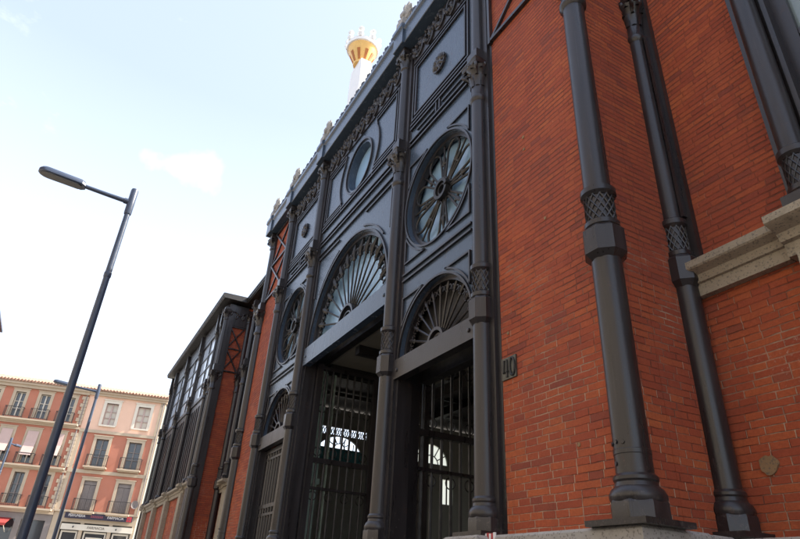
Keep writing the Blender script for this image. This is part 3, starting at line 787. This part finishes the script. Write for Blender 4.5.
# ---- wing front
WC = (-6.14, -6.95, -7.77, -8.57)
def ledge_run(m, x0, x1): ledge(m, x0, x1, YW-.0005, .055, .772)
m = MB(); ledge_run(m, XWL, XWR-.05); P(m, 'stone_ledge', 'stone', None, 25)
for xc in WC:
    m = MB(); ledge(m, xc-.075, xc+.075, YW-.001, .085, .774); m.box(xc-.06, xc+.06, YW-.045, YW-.001, PZ, .69); P(m, 'stone_pilaster', 'stone', None, 25)
m = MB(); m.box(XWL, XWR-.121, YW+.06, YW+.1, .775, 1.64); P(m, 'backing_wall', 'dark', None, None)
allc = [XWR-.02] + list(WC) + [XWL+.03]
for i in range(len(allc)-1):
    xr, xl = allc[i]-.024, allc[i+1]+.024
    # lower louvred panels
    m = MB(); m.box(xl, xr, YW+.01, YW+.05, .775, .82); m.box(xl, xr, YW+.01, YW+.05, 1.60, 1.66)
    nn = max(2, round((xr-xl)/.11))
    for k in range(nn+1):
        x = xl+(xr-xl)*k/nn; m.box(x-.016, x+.016, YW+.008, YW+.055, .821, 1.599)
    pl = P(m, 'louvred_panel', 'iron', None, None)
    b = MB()
    for k in range(34):
        z = .83+k*.0225; b.loft([[(x, YW+.02, z), (x, YW+.024, z-.004), (x, YW+.05, z+.014), (x, YW+.046, z+.018)] for x in (xl+.002, xr-.002)])
    b.build('slat', M['dark'], pl, None)
    # upper glazing
    m = MB(); m.box(xl, xr, YW-.004, YW+.05, 1.661, 1.70); m.box(xl, xr, YW-.004, YW+.05, 2.355, 2.40)
    for x in (xl, xr-.03): m.box(x, x+.03, YW-.002, YW+.045, 1.701, 2.354)
    xm = (xl+xr)/2; m.box(xm-.007, xm+.007, YW+.004, YW+.03, 1.701, 2.354)
    for z in (1.87, 2.03, 2.19): m.box(xl+.03, xr-.03, YW+.006, YW+.028, z-.006, z+.006)
    w = P(m, 'window', 'iron', None, None)
    g = MB(); g.box(xl+.02, xr-.02, YW+.016, YW+.02, 1.69, 2.36); g.build('pane', M['wingglass'], w, None)
def wing_column(xc, y):
    s = MB(); s.lathe(xc, y, [(.025,.795),(.022,.9),(.021,1.60)], 16); c = P(s, 'wing_column', 'iron')
    b = MB(); b.cbox(xc-.042, xc+.042, y-.042, y+.03, .775, .80, .003); b.lathe(xc, y, [(.036,.80),(.040,.81),(.032,.83)], 16); b.build('column_base', M['iron'], c)
    b = MB(); b.lathe(xc, y, [(.027,1.60),(.034,1.61),(.028,1.63)], 16); capital(b, xc, y, .022, 1.63, 1.76); b.cbox(xc-.038, xc+.038, y-.038, y+.05, 1.76, 1.80, .004); b.build('capital', M['iron'], c, 45)
    b = MB(); b.lathe(xc, y, [(.018,1.80),(.016,2.24)], 16); b.build('upper_shaft', M['iron'], c)
    b = MB(); capital(b, xc, y, .018, 2.24, 2.34); b.cbox(xc-.026, xc+.026, y-.035, y+.04, 2.34, 2.53, .003); b.build('upper_capital', M['iron'], c, 45)
for xc in WC: wing_column(xc, YW-.006)
wing_column(XWL+.03, YW-.006)
# corner cluster
m = MB(); m.box(XWR-.10, XWR-.02, YW-.02, YW+.04, GZ, 2.53); P(m, 'corner_pier', 'iron', None, None)
m = MB(); m.box(XWR-.019, XWR+.022, YW-.005, YW+.055, PZ, 2.53); P(m, 'corner_pier', 'iron', None, None)
column(XWR-.005, YW-.012, .033, .028); wing_column(XWR-.15, YW-.006)
for a, b in ((XWR-.20, XWR-.11), (XWL-.01, XWL+.07)): m = MB(); m.box(a, b, YW-.03, YW+.03, PZ, .775); P(m, 'corner_base', 'iron', None, None)
m = MB(); m.box(XWL, XWR-.03, YW-.006, YW+.1, 2.401, 2.54); P(m, 'frieze_beam', 'iron', None, None)

# ---- roofs and eaves
def eave(m, x0, x1, y, yb):
    m.prismx([(yb,2.553),(y,2.553),(y-.004,2.56),(y-.012,2.563),(y-.012,2.58),(y-.018,2.584),(y-.018,2.602),(y,2.606),(yb,2.68+(yb-y)*.02)], x0, x1)
for a, b, y in ((XWL-.08, XWR+.09, .96), (XWR+.0905, cA2[0]-.0505, 1.20), (cA[0]+.0505, .649, 1.20), (.65, 4.0, .96)):
    m = MB(); eave(m, a, b, y, 8.15); P(m, 'eave', 'dark', None, 25)
m = MB(); m.box(cA2[0]-.05, cA[0]+.05, 1.031, 8.15, 2.6, 2.66)
P(m, 'portal_ceiling', 'dark', None, 25)
m = MB(); m.prismx([(1.35,2.70),(4.6,3.75),(8.1,2.86)], XWL+.02, 3.9); P(m, 'main_roof', 'roof', None, None)
m = MB()
x0, x1 = cA2[0]+.05, cA[0]-.05
m.loft([[(x0,1.06,2.661),(x1,1.06,2.661),(XC,1.06,2.90)],[(x0,4.5,2.661),(x1,4.5,2.661),(XC,4.5,2.90)]]); P(m, 'portal_roof', 'roof', None, None)

# ---- small marks on the brick
pts = []
for i in range(22):
    a = 2*pi*i/22; rr = .0195*(1+.06*sin(3*a+.5)+random.uniform(-.10,.10)); pts.append((-.758+rr*cos(a)*1.05, .273+rr*sin(a)))
m = MB(); m.prism(pts, YR-.004, YR+.002); P(m, 'mortar_patch', 'mortar', None, None, label='round sandy mortar patch on the brick')
m = MB()
for x, z, r in ((-1.12,1.30,.006),(-1.12,1.25,.005),(-1.05,.95,.005),(-1.235,.66,.005),(-1.0,.31,.005)):
    m = MB(); m.prism([(x+r*cos(2*pi*i/7), z+r*sin(2*pi*i/7)) for i in range(7)], .998, 1.002); P(m, 'plugged_hole', 'mortar', None, None)

# ------------------------------------------------------------------ things fixed to the facade
def text_mesh(txt, size, mat, name, depth=.01, sx=1.0):
    cu = bpy.data.curves.new(name, 'FONT'); cu.body = txt; cu.size = size; cu.extrude = depth; cu.align_x = 'CENTER'; cu.align_y = 'CENTER'
    to = bpy.data.objects.new(name, cu); COL.objects.link(to)
    dg = bpy.context.evaluated_depsgraph_get(); dg.update()
    me = bpy.data.meshes.new_from_object(to.evaluated_get(dg)); me.name = name
    bpy.data.objects.remove(to); bpy.data.curves.remove(cu)
    if sx != 1.0: me.transform(Matrix.Diagonal((sx,1,1,1)))
    me.transform(Matrix.Rotation(pi/2, 4, 'X')); me.materials.clear(); me.materials.append(mat)
    o = bpy.data.objects.new(name, me); COL.objects.link(o); return o

numb = thing('house_number', 'small bronze 40 number plate on the brick between door and column', 'house number', (-1.233*S, 1.0*S, .556*S+EYE))
m = MB(XL); w, h = .098, .100
m.box(-w, w, -.014, 0, -h, h); pl = m.build('plate', M['bronze'], numb)
m = MB(XL)
def seg(pts, r=.011):
    m.tube([(x, -.017, z) for x, z in pts], r, 6)
seg([(-.065,.08),(-.074,-.035),(-.008,-.035)]); seg([(-.026,.08),(-.026,-.083)])
seg([(.048+.031*cos(2*pi*i/20), .0+.08*sin(2*pi*i/20)) for i in range(21)])
m.build('digits', M['black'], numb)

# red and white tape scrap on the plinth beside the door column
m = MB(XL); tape = thing('barrier_tape', 'scrap of red and white tape on the plinth beside the door column', 'tape', (-1.255*S, .938*S, PZ*S+EYE))
for i in range(5):
    q = MB(XL); x = -.06+i*.026
    q.box(x, x+.0255, -.010, .002, -.03, .014+.004*sin(i*2)); q.build('stripe', M['red' if i % 2 else 'white'], tape, None)

# ------------------------------------------------------------------ street lamps
def make_lamp():
    L = thing('street_lamp', 'tall dark street lamp nearest the camera, left of the market hall', 'street lamp', (0,0,0), 0, 'street lamps along the kerb')
    m = MB(XL); m.lathe(0, 0, [(.125,0),(.125,.05),(.098,.06),(.092,.9),(.083,1.0),(.060,6.9),(.055,8.32)], 20); m.build('pole', M['lamp'], L)
    m = MB(XL); m.loft([[(r*cos(a), r*sin(a), z) for a in [-.5+.1*i for i in range(11)] for r in (.099,)] + [(r*cos(a), r*sin(a), z) for a in [.5-.1*i for i in range(11)] for r in (.088,)] for z in (.35,.80)]); m.build('access_door', M['lamp'], L)
    m = MB(XL); m.lathe(0, 0, [(.064,6.80),(.070,6.82),(.070,6.90),(.060,6.92)], 20); m.build('pole_ring', M['lamp'], L)
    m = MB(XL); m.lathe(0, 0, [(.068,8.30),(.075,8.33),(.075,8.90),(.068,8.93)], 20); m.build('top_sleeve', M['lamp'], L)
    m = MB(XL); m.tube([(0,-.05,8.60),(0,-.5,8.625),(0,-.96,8.66)], [.05,.045,.042], 12); m.tube([(0,-.05,8.60),(0,-.14,8.605)], .062, 12); m.build('arm', M['lamp'], L)
    m = MB(XL); n = 12; out = []
    pts = [(.075,-.90),(.135,-.97)] + [(.15*cos(-a), -1.62-.17*sin(a)) for a in [pi*i/n for i in range(n+1)]] + [(-.135,-.97),(-.075,-.90)]
    def zz(y, dz): return 8.655 + (-y-.9)*.075 + dz
    m.loft([[(x*k, (y+1.3)*k2-1.3, zz(y, dz)) for x, y in pts] for k, k2, dz in ((.9,.97,-.045),(1,1,-.03),(1,1,.03),(.8,.93,.075))])
    h = m.build('head', M['lamp'], L)
    m = MB(XL); m.loft([[(x*.8, (y+1.3)*.86-1.32, zz(y, dz)) for x, y in pts] for dz in (-.056,-.0455)]); m.build('lens', M['lens'], h)
    return L
lamp = make_lamp()
bpy.context.view_layer.update()
lamp.location = (-12.0, -.30, 0)
l2 = copy_tree(lamp); l2.location = (-28.6, .36, 0); l2['label'] = 'street lamp in front of the join between the two apartment houses'
l3 = copy_tree(lamp); l3.location = (-45.5, -3.45, 0); l3.rotation_euler = (0,0,radians(-105)); l3['label'] = 'farthest street lamp, cut by the left edge, before the blinds'

# ------------------------------------------------------------------ apartment houses
K = 1.447; AN = radians(12.4); TV = Vector((sin(AN), cos(AN), 0)); NV = Vector((cos(AN), -sin(AN), 0)); B0 = Vector((-38*K, 0, EYE))
def XB(s, d, z):
    p = B0 + TV*(s*K) + NV*(d*K); return (p.x, p.y, p.z + z*K)
GB = -EYE/K
def spart(m, name, mat, par, label=None, smooth=None):
    o = m.build(name, M[mat], par, smooth)
    if label: o['label'] = label
    return o
def wall_with_openings(par, s0, s1, z0, z1, ops, mat, d=0.0, th=.22):
    xs = sorted(set([s0, s1] + [q for o in ops for q in o[:2]])); m = MB(XB)
    for a, b in zip(xs, xs[1:]):
        oo = sorted([o for o in ops if o[0] <= a+1e-6 and o[1] >= b-1e-6], key=lambda o: o[2]); z = z0
        for o in oo:
            if o[2] > z: m.box(a, b, d-th, d, z, o[2])
            z = o[3]
        if z < z1: m.box(a, b, d-th, d, z, z1)
    return spart(m, 'wall', mat, par)
def railing(par, s0, s1, z, h=.62, out=.30):
    m = MB(XB); r = .012
    m.tube([(s0,.0,z+h),(s0,out,z+h),(s1,out,z+h),(s1,0,z+h)], .016, 5); m.tube([(s0,.0,z+.07),(s0,out,z+.07),(s1,out,z+.07),(s1,0,z+.07)], .012, 5)
    n = max(4, int((s1-s0)/.085))
    for i in range(n+1):
        s = s0+(s1-s0)*i/n; m.box(s-.0055, s+.0055, out-.006, out+.006, z+.02, z+h)
    for d in (.08,.16,.24):
        for s in (s0, s1): m.box(s-.0055, s+.0055, d-.005, d+.005, z+.02, z+h)
    return spart(m, 'railing', 'rail', par)
def french_window(par, s0, s1, z0, z1, trim, shut=None, inner='dglass', bars='palecream'):
    m = MB(XB); t = .155
    m.box(s0-t, s0, -.12, .035, z0, z1+t); m.box(s1, s1+t, -.12, .035, z0, z1+t); m.box(s0, s1, -.12, .035, z1, z1+t); m.box(s0-t-.04, s1+t+.04, -.02, .07, z1+t, z1+t+.05)
    w = spart(m, 'window', trim, par)
    if shut:
        m = MB(XB)
        for a, b in ((s0+.01,(s0+s1)/2-.008),((s0+s1)/2+.008,s1-.01)):
            m.box(a, b, -.13, -.09, z0+.02, z1-.22 if shut == 'half' else z1-.02)
            for q in (a, b-.04): m.box(q, q+.04, -.0895, -.075, z0+.02, z1-.22 if shut == 'half' else z1-.02)
            zz = z0+.12
            while zz < z1-.3: m.box(a+.04, b-.04, -.0895, -.08, zz, zz+.03); zz += .07
        spart(m, 'shutter', 'shutter', w)
        if shut == 'half':
            m = MB(XB); m.box(s0, s1, -.13, -.07, z1-.2, z1); spart(m, 'roller_box', 'shutter', w)
    m = MB(XB); m.box(s0, s1, -.20, -.18, z0, z1); spart(m, 'pane', inner, w)
    if not shut:
        m = MB(XB); sm = (s0+s1)/2
        m.box(s0, s0+.04, -.17, -.12, z0, z1); m.box(s1-.04, s1, -.17, -.12, z0, z1); m.box(sm-.035, sm+.035, -.17, -.12, z0, z1); m.box(s0+.04, sm-.035, -.17, -.12, z1-.04, z1); m.box(sm+.035, s1-.04, -.17, -.12, z1-.04, z1)
        for q in (.33, .62): m.box(s0+.04, sm-.035, -.165, -.125, z0+(z1-z0)*q, z0+(z1-z0)*q+.03); m.box(sm+.035, s1-.04, -.165, -.125, z0+(z1-z0)*q, z0+(z1-z0)*q+.03)
        spart(m, 'sash', bars, w)
    return w
def tiled_roof(par, s0, s1, z):
    m = MB(XB); m.loft([[(s, .32, z), (s, .32, z+.05), (s, -4.2, z+1.35), (s, -8.4, z), ] for s in (s0, s1)])
    r = spart(m, 'roof', 'tile', par)
    m = MB(XB); n = int((s1-s0)/.17)
    for i in range(n):
        s = s0+(i+.5)*(s1-s0)/n
        m.tube([(s,.36,z+.07),(s,-2.0,z+.72),(s,-4.15,z+1.37)], .055, 6)
    spart(m, 'roof_tile', 'tile', r, smooth=40)
    return r

# right-hand house with the pharmacy
ph = thing('apartment_house', 'orange four storey house, top storey paled as if sunlit, with a pharmacy sign at street level', 'apartment house', XB(2.2,-4,GB), 0, 'houses closing the street')
cols = ((1.16, 1.80), (2.88, 3.56)); rows = ((7.38, 8.63), (5.15, 6.60), (2.87, 4.38))
ops = [(a, b, z0, z1) for a, b in cols for z0, z1 in rows]
wall_with_openings(ph, .14, 4.26, 2.80, 6.95, [o for o in ops if o[3] < 6.9], 'orange')
up = wall_with_openings(ph, .14, 4.26, 6.95, 9.05, [o for o in ops if o[3] > 6.9], 'sunlit_peach'); up['label'] = 'top storey with sunlight painted into its colour'
m = MB(XB); m.box(.14, 4.26, -8.2, -.23, GB, 9.05); spart(m, 'house_core', 'inner', ph)
m = MB(XB); m.box(.14, 4.30, -.1, .06, 6.9, 7.06); m.box(.14, 4.30, -.1, .06, 4.74, 4.92); m.box(.14, 4.30, -.1, .10, 2.76, 2.86); m.box(.10, 4.36, -.1, .14, 8.98, 9.10); m.box(.10, 4.40, -.1, .24, 9.10, 9.20)
m.box(4.04, 4.30, -.1, .03, 2.86, 6.9); m.box(4.04, 4.30, -.1, .03, 7.06, 8.98); m.box(.14, .34, -.1, .03, 2.86, 6.9)
spart(m, 'string_course', 'cream', ph)
tiled_roof(ph, .08, 4.42, 9.20)
for a, b in cols:
    french_window(ph, a, b, *rows[0], 'palecream', None, 'palecream', 'blind'); french_window(ph, a, b, *rows[1], 'cream', None, 'dglass', 'shutter'); french_window(ph, a, b, *rows[2], 'cream', 'half')
    for z, o in ((5.10,.3),(2.82,.3)):
        m = MB(XB); m.box(a-.26, b+.26, .0, o+.05, z-.08, z); m.box(a-.2, b+.2, 0, o-.05, z-.14, z-.08); bl = spart(m, 'balcony', 'cream', ph); railing(bl, a-.22, b+.22, z, .60, o)
    m = MB(XB); m.box(a-.12, b+.12, .036, .12, 7.30, 7.38); spart(m, 'window_sill', 'palecream', ph)
for a in ((.02,.06,.035), (4.2,.09,.03)): m = MB(XB); m.tube([(a[0],a[1],9.0),(a[0],a[1],2.8)], a[2], 8); spart(m, 'downpipe', 'shutter', ph, smooth=40)
# shop front
m = MB(XB); m.box(.14, .62, -.22, 0, GB, 2.76); m.box(4.1, 4.26, -.22, 0, GB, 2.76); m.box(.62, 4.1, -.22, 0, 2.28, 2.76); m.box(1.55, 1.72, -.2, .0, GB, 2.28); m.box(2.95, 3.12, -.2, 0, GB, 2.28)
spart(m, 'shop_front', 'cream', ph)
m = MB(XB); m.box(.62, 4.1, -.215, -.17, GB, 2.28); spart(m, 'shop_window', 'dglass', ph)
m = MB(XB)
for a, b in ((.70,1.5),(1.8,2.9),(3.2,4.0)):
    m.box(a, a+.07, -.16, -.1, GB+.2, 1.88); m.box(b-.07, b, -.16, -.1, GB+.2, 1.88); m.box(a+.07, b-.07, -.16, -.1, 1.80, 1.88)
m.box(1.95, 2.75, -.16, -.11, .6, 1.62)
spart(m, 'window_frame', 'palecream', ph)
def sign_text(txt, s, z, size, mat, par, d, sx=1.0):
    o = text_mesh(txt, size*K, M[mat], 'lettering', .012, sx); o.parent = par
    rz = atan2(TV.y, TV.x)
    W = Matrix.LocRotScale(Vector(XB(s, d, z)), Matrix.Rotation(rz, 3, 'Z').to_euler(), None)
    # seen from +X the letters must run left to right, i.e. along TV
    o.matrix_parent_inverse = Matrix.LocRotScale(par.location, par.rotation_euler, None).inverted(); o.matrix_basis = W
    return o
sg = thing('shop_sign', 'dark purple fascia sign lettered FARMACIA under the balconies', 'shop sign', XB(2.38,.12,2.59))
m = MB(XB); m.box(.72, 4.04, .101, .19, 2.46, 2.735); m.build('board', M['sign'], sg, None)
sign_text('PERFUMERIA', 1.30, 2.60, .185, 'white', sg, .193, .80); sign_text('FARMACIA', 3.20, 2.60, .185, 'white', sg, .193, .92)
m = MB(XB)
for i in range(7): m.box(1.98+i*.088, 2.04+i*.088, .191, .197, 2.545, 2.655)
m.build('lettering', M['wine'], sg, None)
m = MB(XB); m.box(3.76, 4.0, .191, .205, 2.475, 2.72); e = m.build('emblem', M['red'], sg, None)
m = MB(XB); m.box(3.86, 3.90, .206, .21, 2.51, 2.69); m.box(3.79, 3.859, .206, .21, 2.58, 2.62); m.box(3.901, 3.97, .206, .21, 2.58, 2.62); m.build('cross', M['wine'], e, None)
s2 = thing('shop_sign', 'cream panel lettered FARMACIA in brown above the shop windows', 'shop sign', XB(2.4,.02,2.05))
m = MB(XB); m.box(.66, 4.16, .002, .05, 1.92, 2.20); m.build('board', M['palecream'], s2, None)
sign_text('FARMACIA', 2.35, 2.06, .17, 'brownl', s2, .053, 1.05)
m = MB(XB)
for s in (1.25, 3.35): m.tube([(s,.05,2.08),(s,.13,2.08),(s,.15,2.02)], .03, 6)
m.build('spotlight', M['black'], s2)
# round grey dish of the balcony at right
dish = thing('satellite_dish', 'small grey dish beside the right balcony above the pharmacy sign', 'satellite dish', XB(3.98,.03,3.35))
m = MB(XB); m.loft([[(3.98+r*cos(2*pi*i/20), .16+dd, 3.35+r*1.15*sin(2*pi*i/20)) for i in range(20)] for r, dd in ((.02,-.02),(.1,-.01),(.18,.03),(.185,.045),(.1,.0),(.02,-.008))]); m.build('reflector', M['shutter'], dish)
m = MB(XB); m.tube([(3.98,.01,3.28),(3.98,.1,3.28),(3.98,.15,3.33)], .018, 6); m.tube([(3.98,.16,3.2),(3.98,.32,3.3)], .01, 6); m.build('bracket', M['rail'], dish)

# left-hand house with the blinds
lh = thing('apartment_house', 'orange four storey house with stone quoins, pink blinds and balconies', 'apartment house', XB(-3.6,-4,GB), 0, 'houses closing the street')
S0 = -11.0; cs = [-.78-1.275*k for k in range(8)]; rows = ((7.34, 8.68), (4.98, 6.64), (2.95, 4.5)); hw = .25
ops = [(c-hw, c+hw, z0, z1) for c in cs for z0, z1 in rows]
wall_with_openings(lh, S0, .13, 2.66, 9.0, ops, 'orange', .02)
m = MB(XB); m.box(S0, .13, -8.2, -.23, GB, 9.0); spart(m, 'house_core', 'inner', lh)
m = MB(XB); m.box(S0, .135, 0, .16, 8.92, 9.08); m.box(S0, .136, 0, .26, 9.08, 9.20); m.box(S0, .135, .0205, .1, 6.98, 7.1); m.box(S0, .135, .0205, .1, 4.66, 4.76); m.box(S0, .135, .0205, .12, 2.56, 2.68)
spart(m, 'string_course', 'cream', lh)
z = 2.7; k = 0
while z < 8.75:
    m = MB(XB)
    if not (6.75 < z < 7.1 or 4.44 < z < 4.76): m.box(-.20 if k % 2 else -.10, .134, .0205, .075, z, z+.19)
    if m.v: spart(m, 'quoin', 'cream', lh)
    z += .205; k += 1
tiled_roof(lh, S0, .06, 9.20)
for i, c in enumerate(cs):
    for j, (z0, z1) in enumerate(rows): french_window(lh, c-hw, c+hw, z0, z1, 'cream', None, 'dglass', 'shutter' if j == 2 else 'palecream')
    if i < 5:
        m = MB(XB); a, b = c-hw-.02, c+hw+.02
        m.loft([[(a,.05,6.62),(b,.05,6.62),(b,.07,6.64),(a,.07,6.64)],[(a,.10,6.0),(b,.10,6.0),(b,.12,6.0),(a,.12,6.0)],[(a,.30,5.45-.1*(i % 2)),(b,.30,5.45-.1*(i % 2)),(b,.32,5.45-.1*(i % 2)),(a,.32,5.45-.1*(i % 2))]])
        spart(m, 'blind', 'blind', lh)
for z in (7.22, 4.87, 2.80):
    m = MB(XB); m.box(S0+.1, .02, .021, .34, z-.09, z); m.box(S0+.1, -.05, .021, .22, z-.16, z-.0905); bl = spart(m, 'balcony', 'cream', lh)
    for c in cs: railing(bl, c-.45, c+.45, z, .58, .30)
m = MB(XB); m.box(S0, -9.5, -.2, .02, GB, 2.56)
for c in cs: m.box(c-.78, c-.50, -.2, .02, GB, 2.56)
m.box(-.15, .13, -.2, .02, GB, 2.56); m.box(S0, .13, -.2, .015, 2.25, 2.56)
spart(m, 'shop_front', 'shutter', lh)
m = MB(XB); m.box(S0, .1, -.22, -.15, GB, 2.25); spart(m, 'shop_window', 'dglass', lh)
aw = thing('awning', 'red canvas shop awning below the balconies of the left house', 'awning', XB(-2.2,.02,2.1))
m = MB(XB); m.loft([[(s,.022,2.24),(s,.022,2.27),(s,.75,1.98),(s,.75,1.86),(s,.73,1.86),(s,.73,1.95)] for s in (-3.3,-1.75)]); m.build('canopy', M['awning'], aw, None)
m = MB(XB)
for s in (-3.2,-1.85): m.tube([(s,.03,1.6),(s,.7,1.94)], .016, 6)
m.build('awning_arm', M['palecream'], aw)
# ------------------------------------------------------------------ house across the street (only its eave corner shows)
ob = thing('terrace_house', 'house across the street, only a reddish eave corner at the left edge', 'house', (-18, -8, 0))
m = MB(XW); m.box(-27.6, 6, -14, -4.4, 0, 9.9); o = m.build('wall', M['ochre'], ob, None)
m = MB(XW); m.loft([[(x,-3.80,10.22),(x,-3.80,10.30),(x,-9.2,12.6),(x,-14.6,10.3),(x,-14.6,10.22)] for x in (-28.2, 6.4)]); m.build('roof', M['lamp'], ob, None)
m = MB(XW); m.box(-28.1, 6.3, -4.395, -3.86, 10.02, 10.215); m.box(-28.1, 6.3, -14.5, -4.396, 9.91, 10.21); m.build('eave', M['wood'], ob, None)
for k in range(9):
    x = -25.5+k*3.6
    for z in (1.0, 4.2, 7.2):
        m = MB(XW); m.box(x-.62, x-.5, -4.399, -4.33, z, z+2.0); m.box(x+.5, x+.62, -4.399, -4.33, z, z+2.0); m.box(x-.5, x+.5, -4.399, -4.33, z+1.88, z+2.0); m.box(x-.7, x+.7, -4.399, -4.28, z-.08, z)
        w = m.build('window', M['palecream'], ob, None); m = MB(XW); m.box(x-.5, x+.5, -4.399, -4.38, z, z+1.88); m.build('pane', M['dglass'], w, None)

# ------------------------------------------------------------------ ground
def sheet(name, mat, x0, x1, y0, y1, z, th=None):
    m = MB(XW)
    if th: m.box(x0, x1, y0, y1, z-th, z)
    else: m.add([(x0,y0,z),(x1,y0,z),(x1,y1,z),(x0,y1,z)], [(0,1,2,3)])
    return struct(m.build(name, M[mat], None, None))
sheet('ground', 'ground', -900, 900, -900, 900, -.14)
sheet('road', 'asphalt', -53, 120, -3.0, -.75, -.120)
sheet('square', 'paving', -53.5, -29.5, -30, 26, -.116)
sheet('pavement', 'paving', -29.4, 40, -.45, 3.0, 0.0, .13)
sheet('pavement', 'paving', -29.4, 40, -4.4, -3.3, 0.0, .13)
sheet('kerb', 'kerb', -29.4, 40, -.75, -.452, .004, .13)
sheet('kerb', 'kerb', -29.4, 40, -3.298, -3.0, .004, .13)
m = MB(XW)
for k in range(20): m.box(-28+k*4.5, -26+k*4.5, -1.94, -1.84, -.125, -.116)
struct(m.build('road_marking', M['roadpaint'], None, None))

# ------------------------------------------------------------------ camera
f, yaw, pitch, roll = 590.18, 1.092093, .497727, .0579742
cy, sy, cp, sp = cos(yaw), sin(yaw), cos(pitch), sin(pitch)
fwd = Vector((-sy*cp, cy*cp, sp)); right = Vector((cy, sy, 0)); upv = right.cross(fwd)
r2 = right*cos(roll) + upv*sin(roll); u2 = upv*cos(roll) - right*sin(roll)
cam = bpy.data.cameras.new('camera'); co = bpy.data.objects.new('camera', cam); COL.objects.link(co)
cam.sensor_width = 36; cam.sensor_fit = 'HORIZONTAL'; cam.lens = f/800*36; cam.clip_end = 3000; cam.clip_start = .05
Mx = Matrix((r2, u2, -fwd)).transposed().to_4x4(); Mx.translation = Vector((0,0,EYE)); co.matrix_world = Mx
scene.camera = co

# ------------------------------------------------------------------ light
SX, SY, EL = .33, .944, radians(44)
w = bpy.data.worlds.new('World'); scene.world = w; w.use_nodes = True; nt = w.node_tree
bg = nt.nodes['Background']; sky = nt.nodes.new('ShaderNodeTexSky'); sky.sky_type = 'NISHITA'; sky.sun_disc = False
sky.sun_elevation = EL; sky.sun_rotation = atan2(SX, SY); sky.air_density = 1.0; sky.dust_density = 6.0; sky.ozone_density = 1.5; sky.altitude = 600
tc = nt.nodes.new('ShaderNodeTexCoord'); mp = nt.nodes.new('ShaderNodeMapping'); mp.inputs['Scale'].default_value = (1.6,1.6,3.4)
nz = nt.nodes.new('ShaderNodeTexNoise'); nz.inputs['Scale'].default_value = 1.7; nz.inputs['Detail'].default_value = 7; nz.inputs['Roughness'].default_value = .55
mr = nt.nodes.new('ShaderNodeMapRange'); mr.inputs[1].default_value = .60; mr.inputs[2].default_value = .74; mr.inputs[3].default_value = 0; mr.inputs[4].default_value = .6
veil = nt.nodes.new('ShaderNodeMix'); veil.data_type = 'RGBA'; veil.inputs[0].default_value = .72; veil.inputs[7].default_value = (1.66,1.92,2.2,1)
# thin high haze: whiter towards the horizon, pale blue overhead
tc0 = nt.nodes.new('ShaderNodeTexCoord'); sx_ = nt.nodes.new('ShaderNodeSeparateXYZ'); nt.links.new(tc0.outputs['Generated'], sx_.inputs[0])
hz_ = nt.nodes.new('ShaderNodeValToRGB'); hz_.color_ramp.elements[0].position = .24; hz_.color_ramp.elements[0].color = (2.2,2.32,2.5,1)
hz_.color_ramp.elements[1].position = .66; hz_.color_ramp.elements[1].color = (1.20,1.35,1.72,1)
nt.links.new(sx_.outputs[2], hz_.inputs[0]); nt.links.new(hz_.outputs[0], veil.inputs[7])
mx = nt.nodes.new('ShaderNodeMix'); mx.data_type = 'RGBA'; mx.inputs[7].default_value = (3.4,3.3,3.3,1)
# one small wisp of cloud low over the street lamp
def ray(px, py): return (fwd*f + r2*(px-400) - u2*(py-269.5)).normalized()
wd = ray(180, 166)
dv = nt.nodes.new('ShaderNodeVectorMath'); dv.operation = 'DISTANCE'; dv.inputs[1].default_value = wd
dn = nt.nodes.new('ShaderNodeTexNoise'); dn.inputs['Scale'].default_value = 9; dn.inputs['Detail'].default_value = 6
nt.links.new(tc.outputs['Generated'], dn.inputs['Vector']); nt.links.new(tc.outputs['Generated'], dv.inputs[0])
ds = nt.nodes.new('ShaderNodeMath'); ds.operation = 'MULTIPLY_ADD'; ds.inputs[1].default_value = -.20; nt.links.new(dn.outputs['Fac'], ds.inputs[0]); nt.links.new(dv.outputs['Value'], ds.inputs[2])
dm = nt.nodes.new('ShaderNodeMapRange'); dm.inputs[1].default_value = -.06; dm.inputs[2].default_value = -.13; dm.inputs[3].default_value = 0; dm.inputs[4].default_value = .62
nt.links.new(ds.outputs[0], dm.inputs[0])
ad = nt.nodes.new('ShaderNodeMath'); ad.operation = 'MAXIMUM'
nt.links.new(tc.outputs['Generated'], mp.inputs[0]); nt.links.new(mp.outputs[0], nz.inputs['Vector']); nt.links.new(nz.outputs['Fac'], mr.inputs[0])
nt.links.new(mr.outputs[0], ad.inputs[0]); nt.links.new(dm.outputs[0], ad.inputs[1]); nt.links.new(ad.outputs[0], mx.inputs[0]); nt.links.new(sky.outputs[0], veil.inputs[6]); nt.links.new(veil.outputs[2], mx.inputs[6]); nt.links.new(mx.outputs[2], bg.inputs['Color'])
bg.inputs['Strength'].default_value = .15
sd = bpy.data.lights.new('sun', 'SUN'); sd.energy = 3.2; sd.angle = radians(.53); sd.color = (1,.95,.86)
so = bpy.data.objects.new('sun', sd); COL.objects.link(so)
d = Vector((SX*cos(EL), SY*cos(EL), sin(EL))).normalized(); so.rotation_euler = d.to_track_quat('Z', 'Y').to_euler()
scene.view_settings.view_transform = 'Standard'; scene.view_settings.look = 'None'; scene.view_settings.gamma = 1; scene.view_settings.use_curve_mapping = False
scene.view_settings.exposure = 2.15
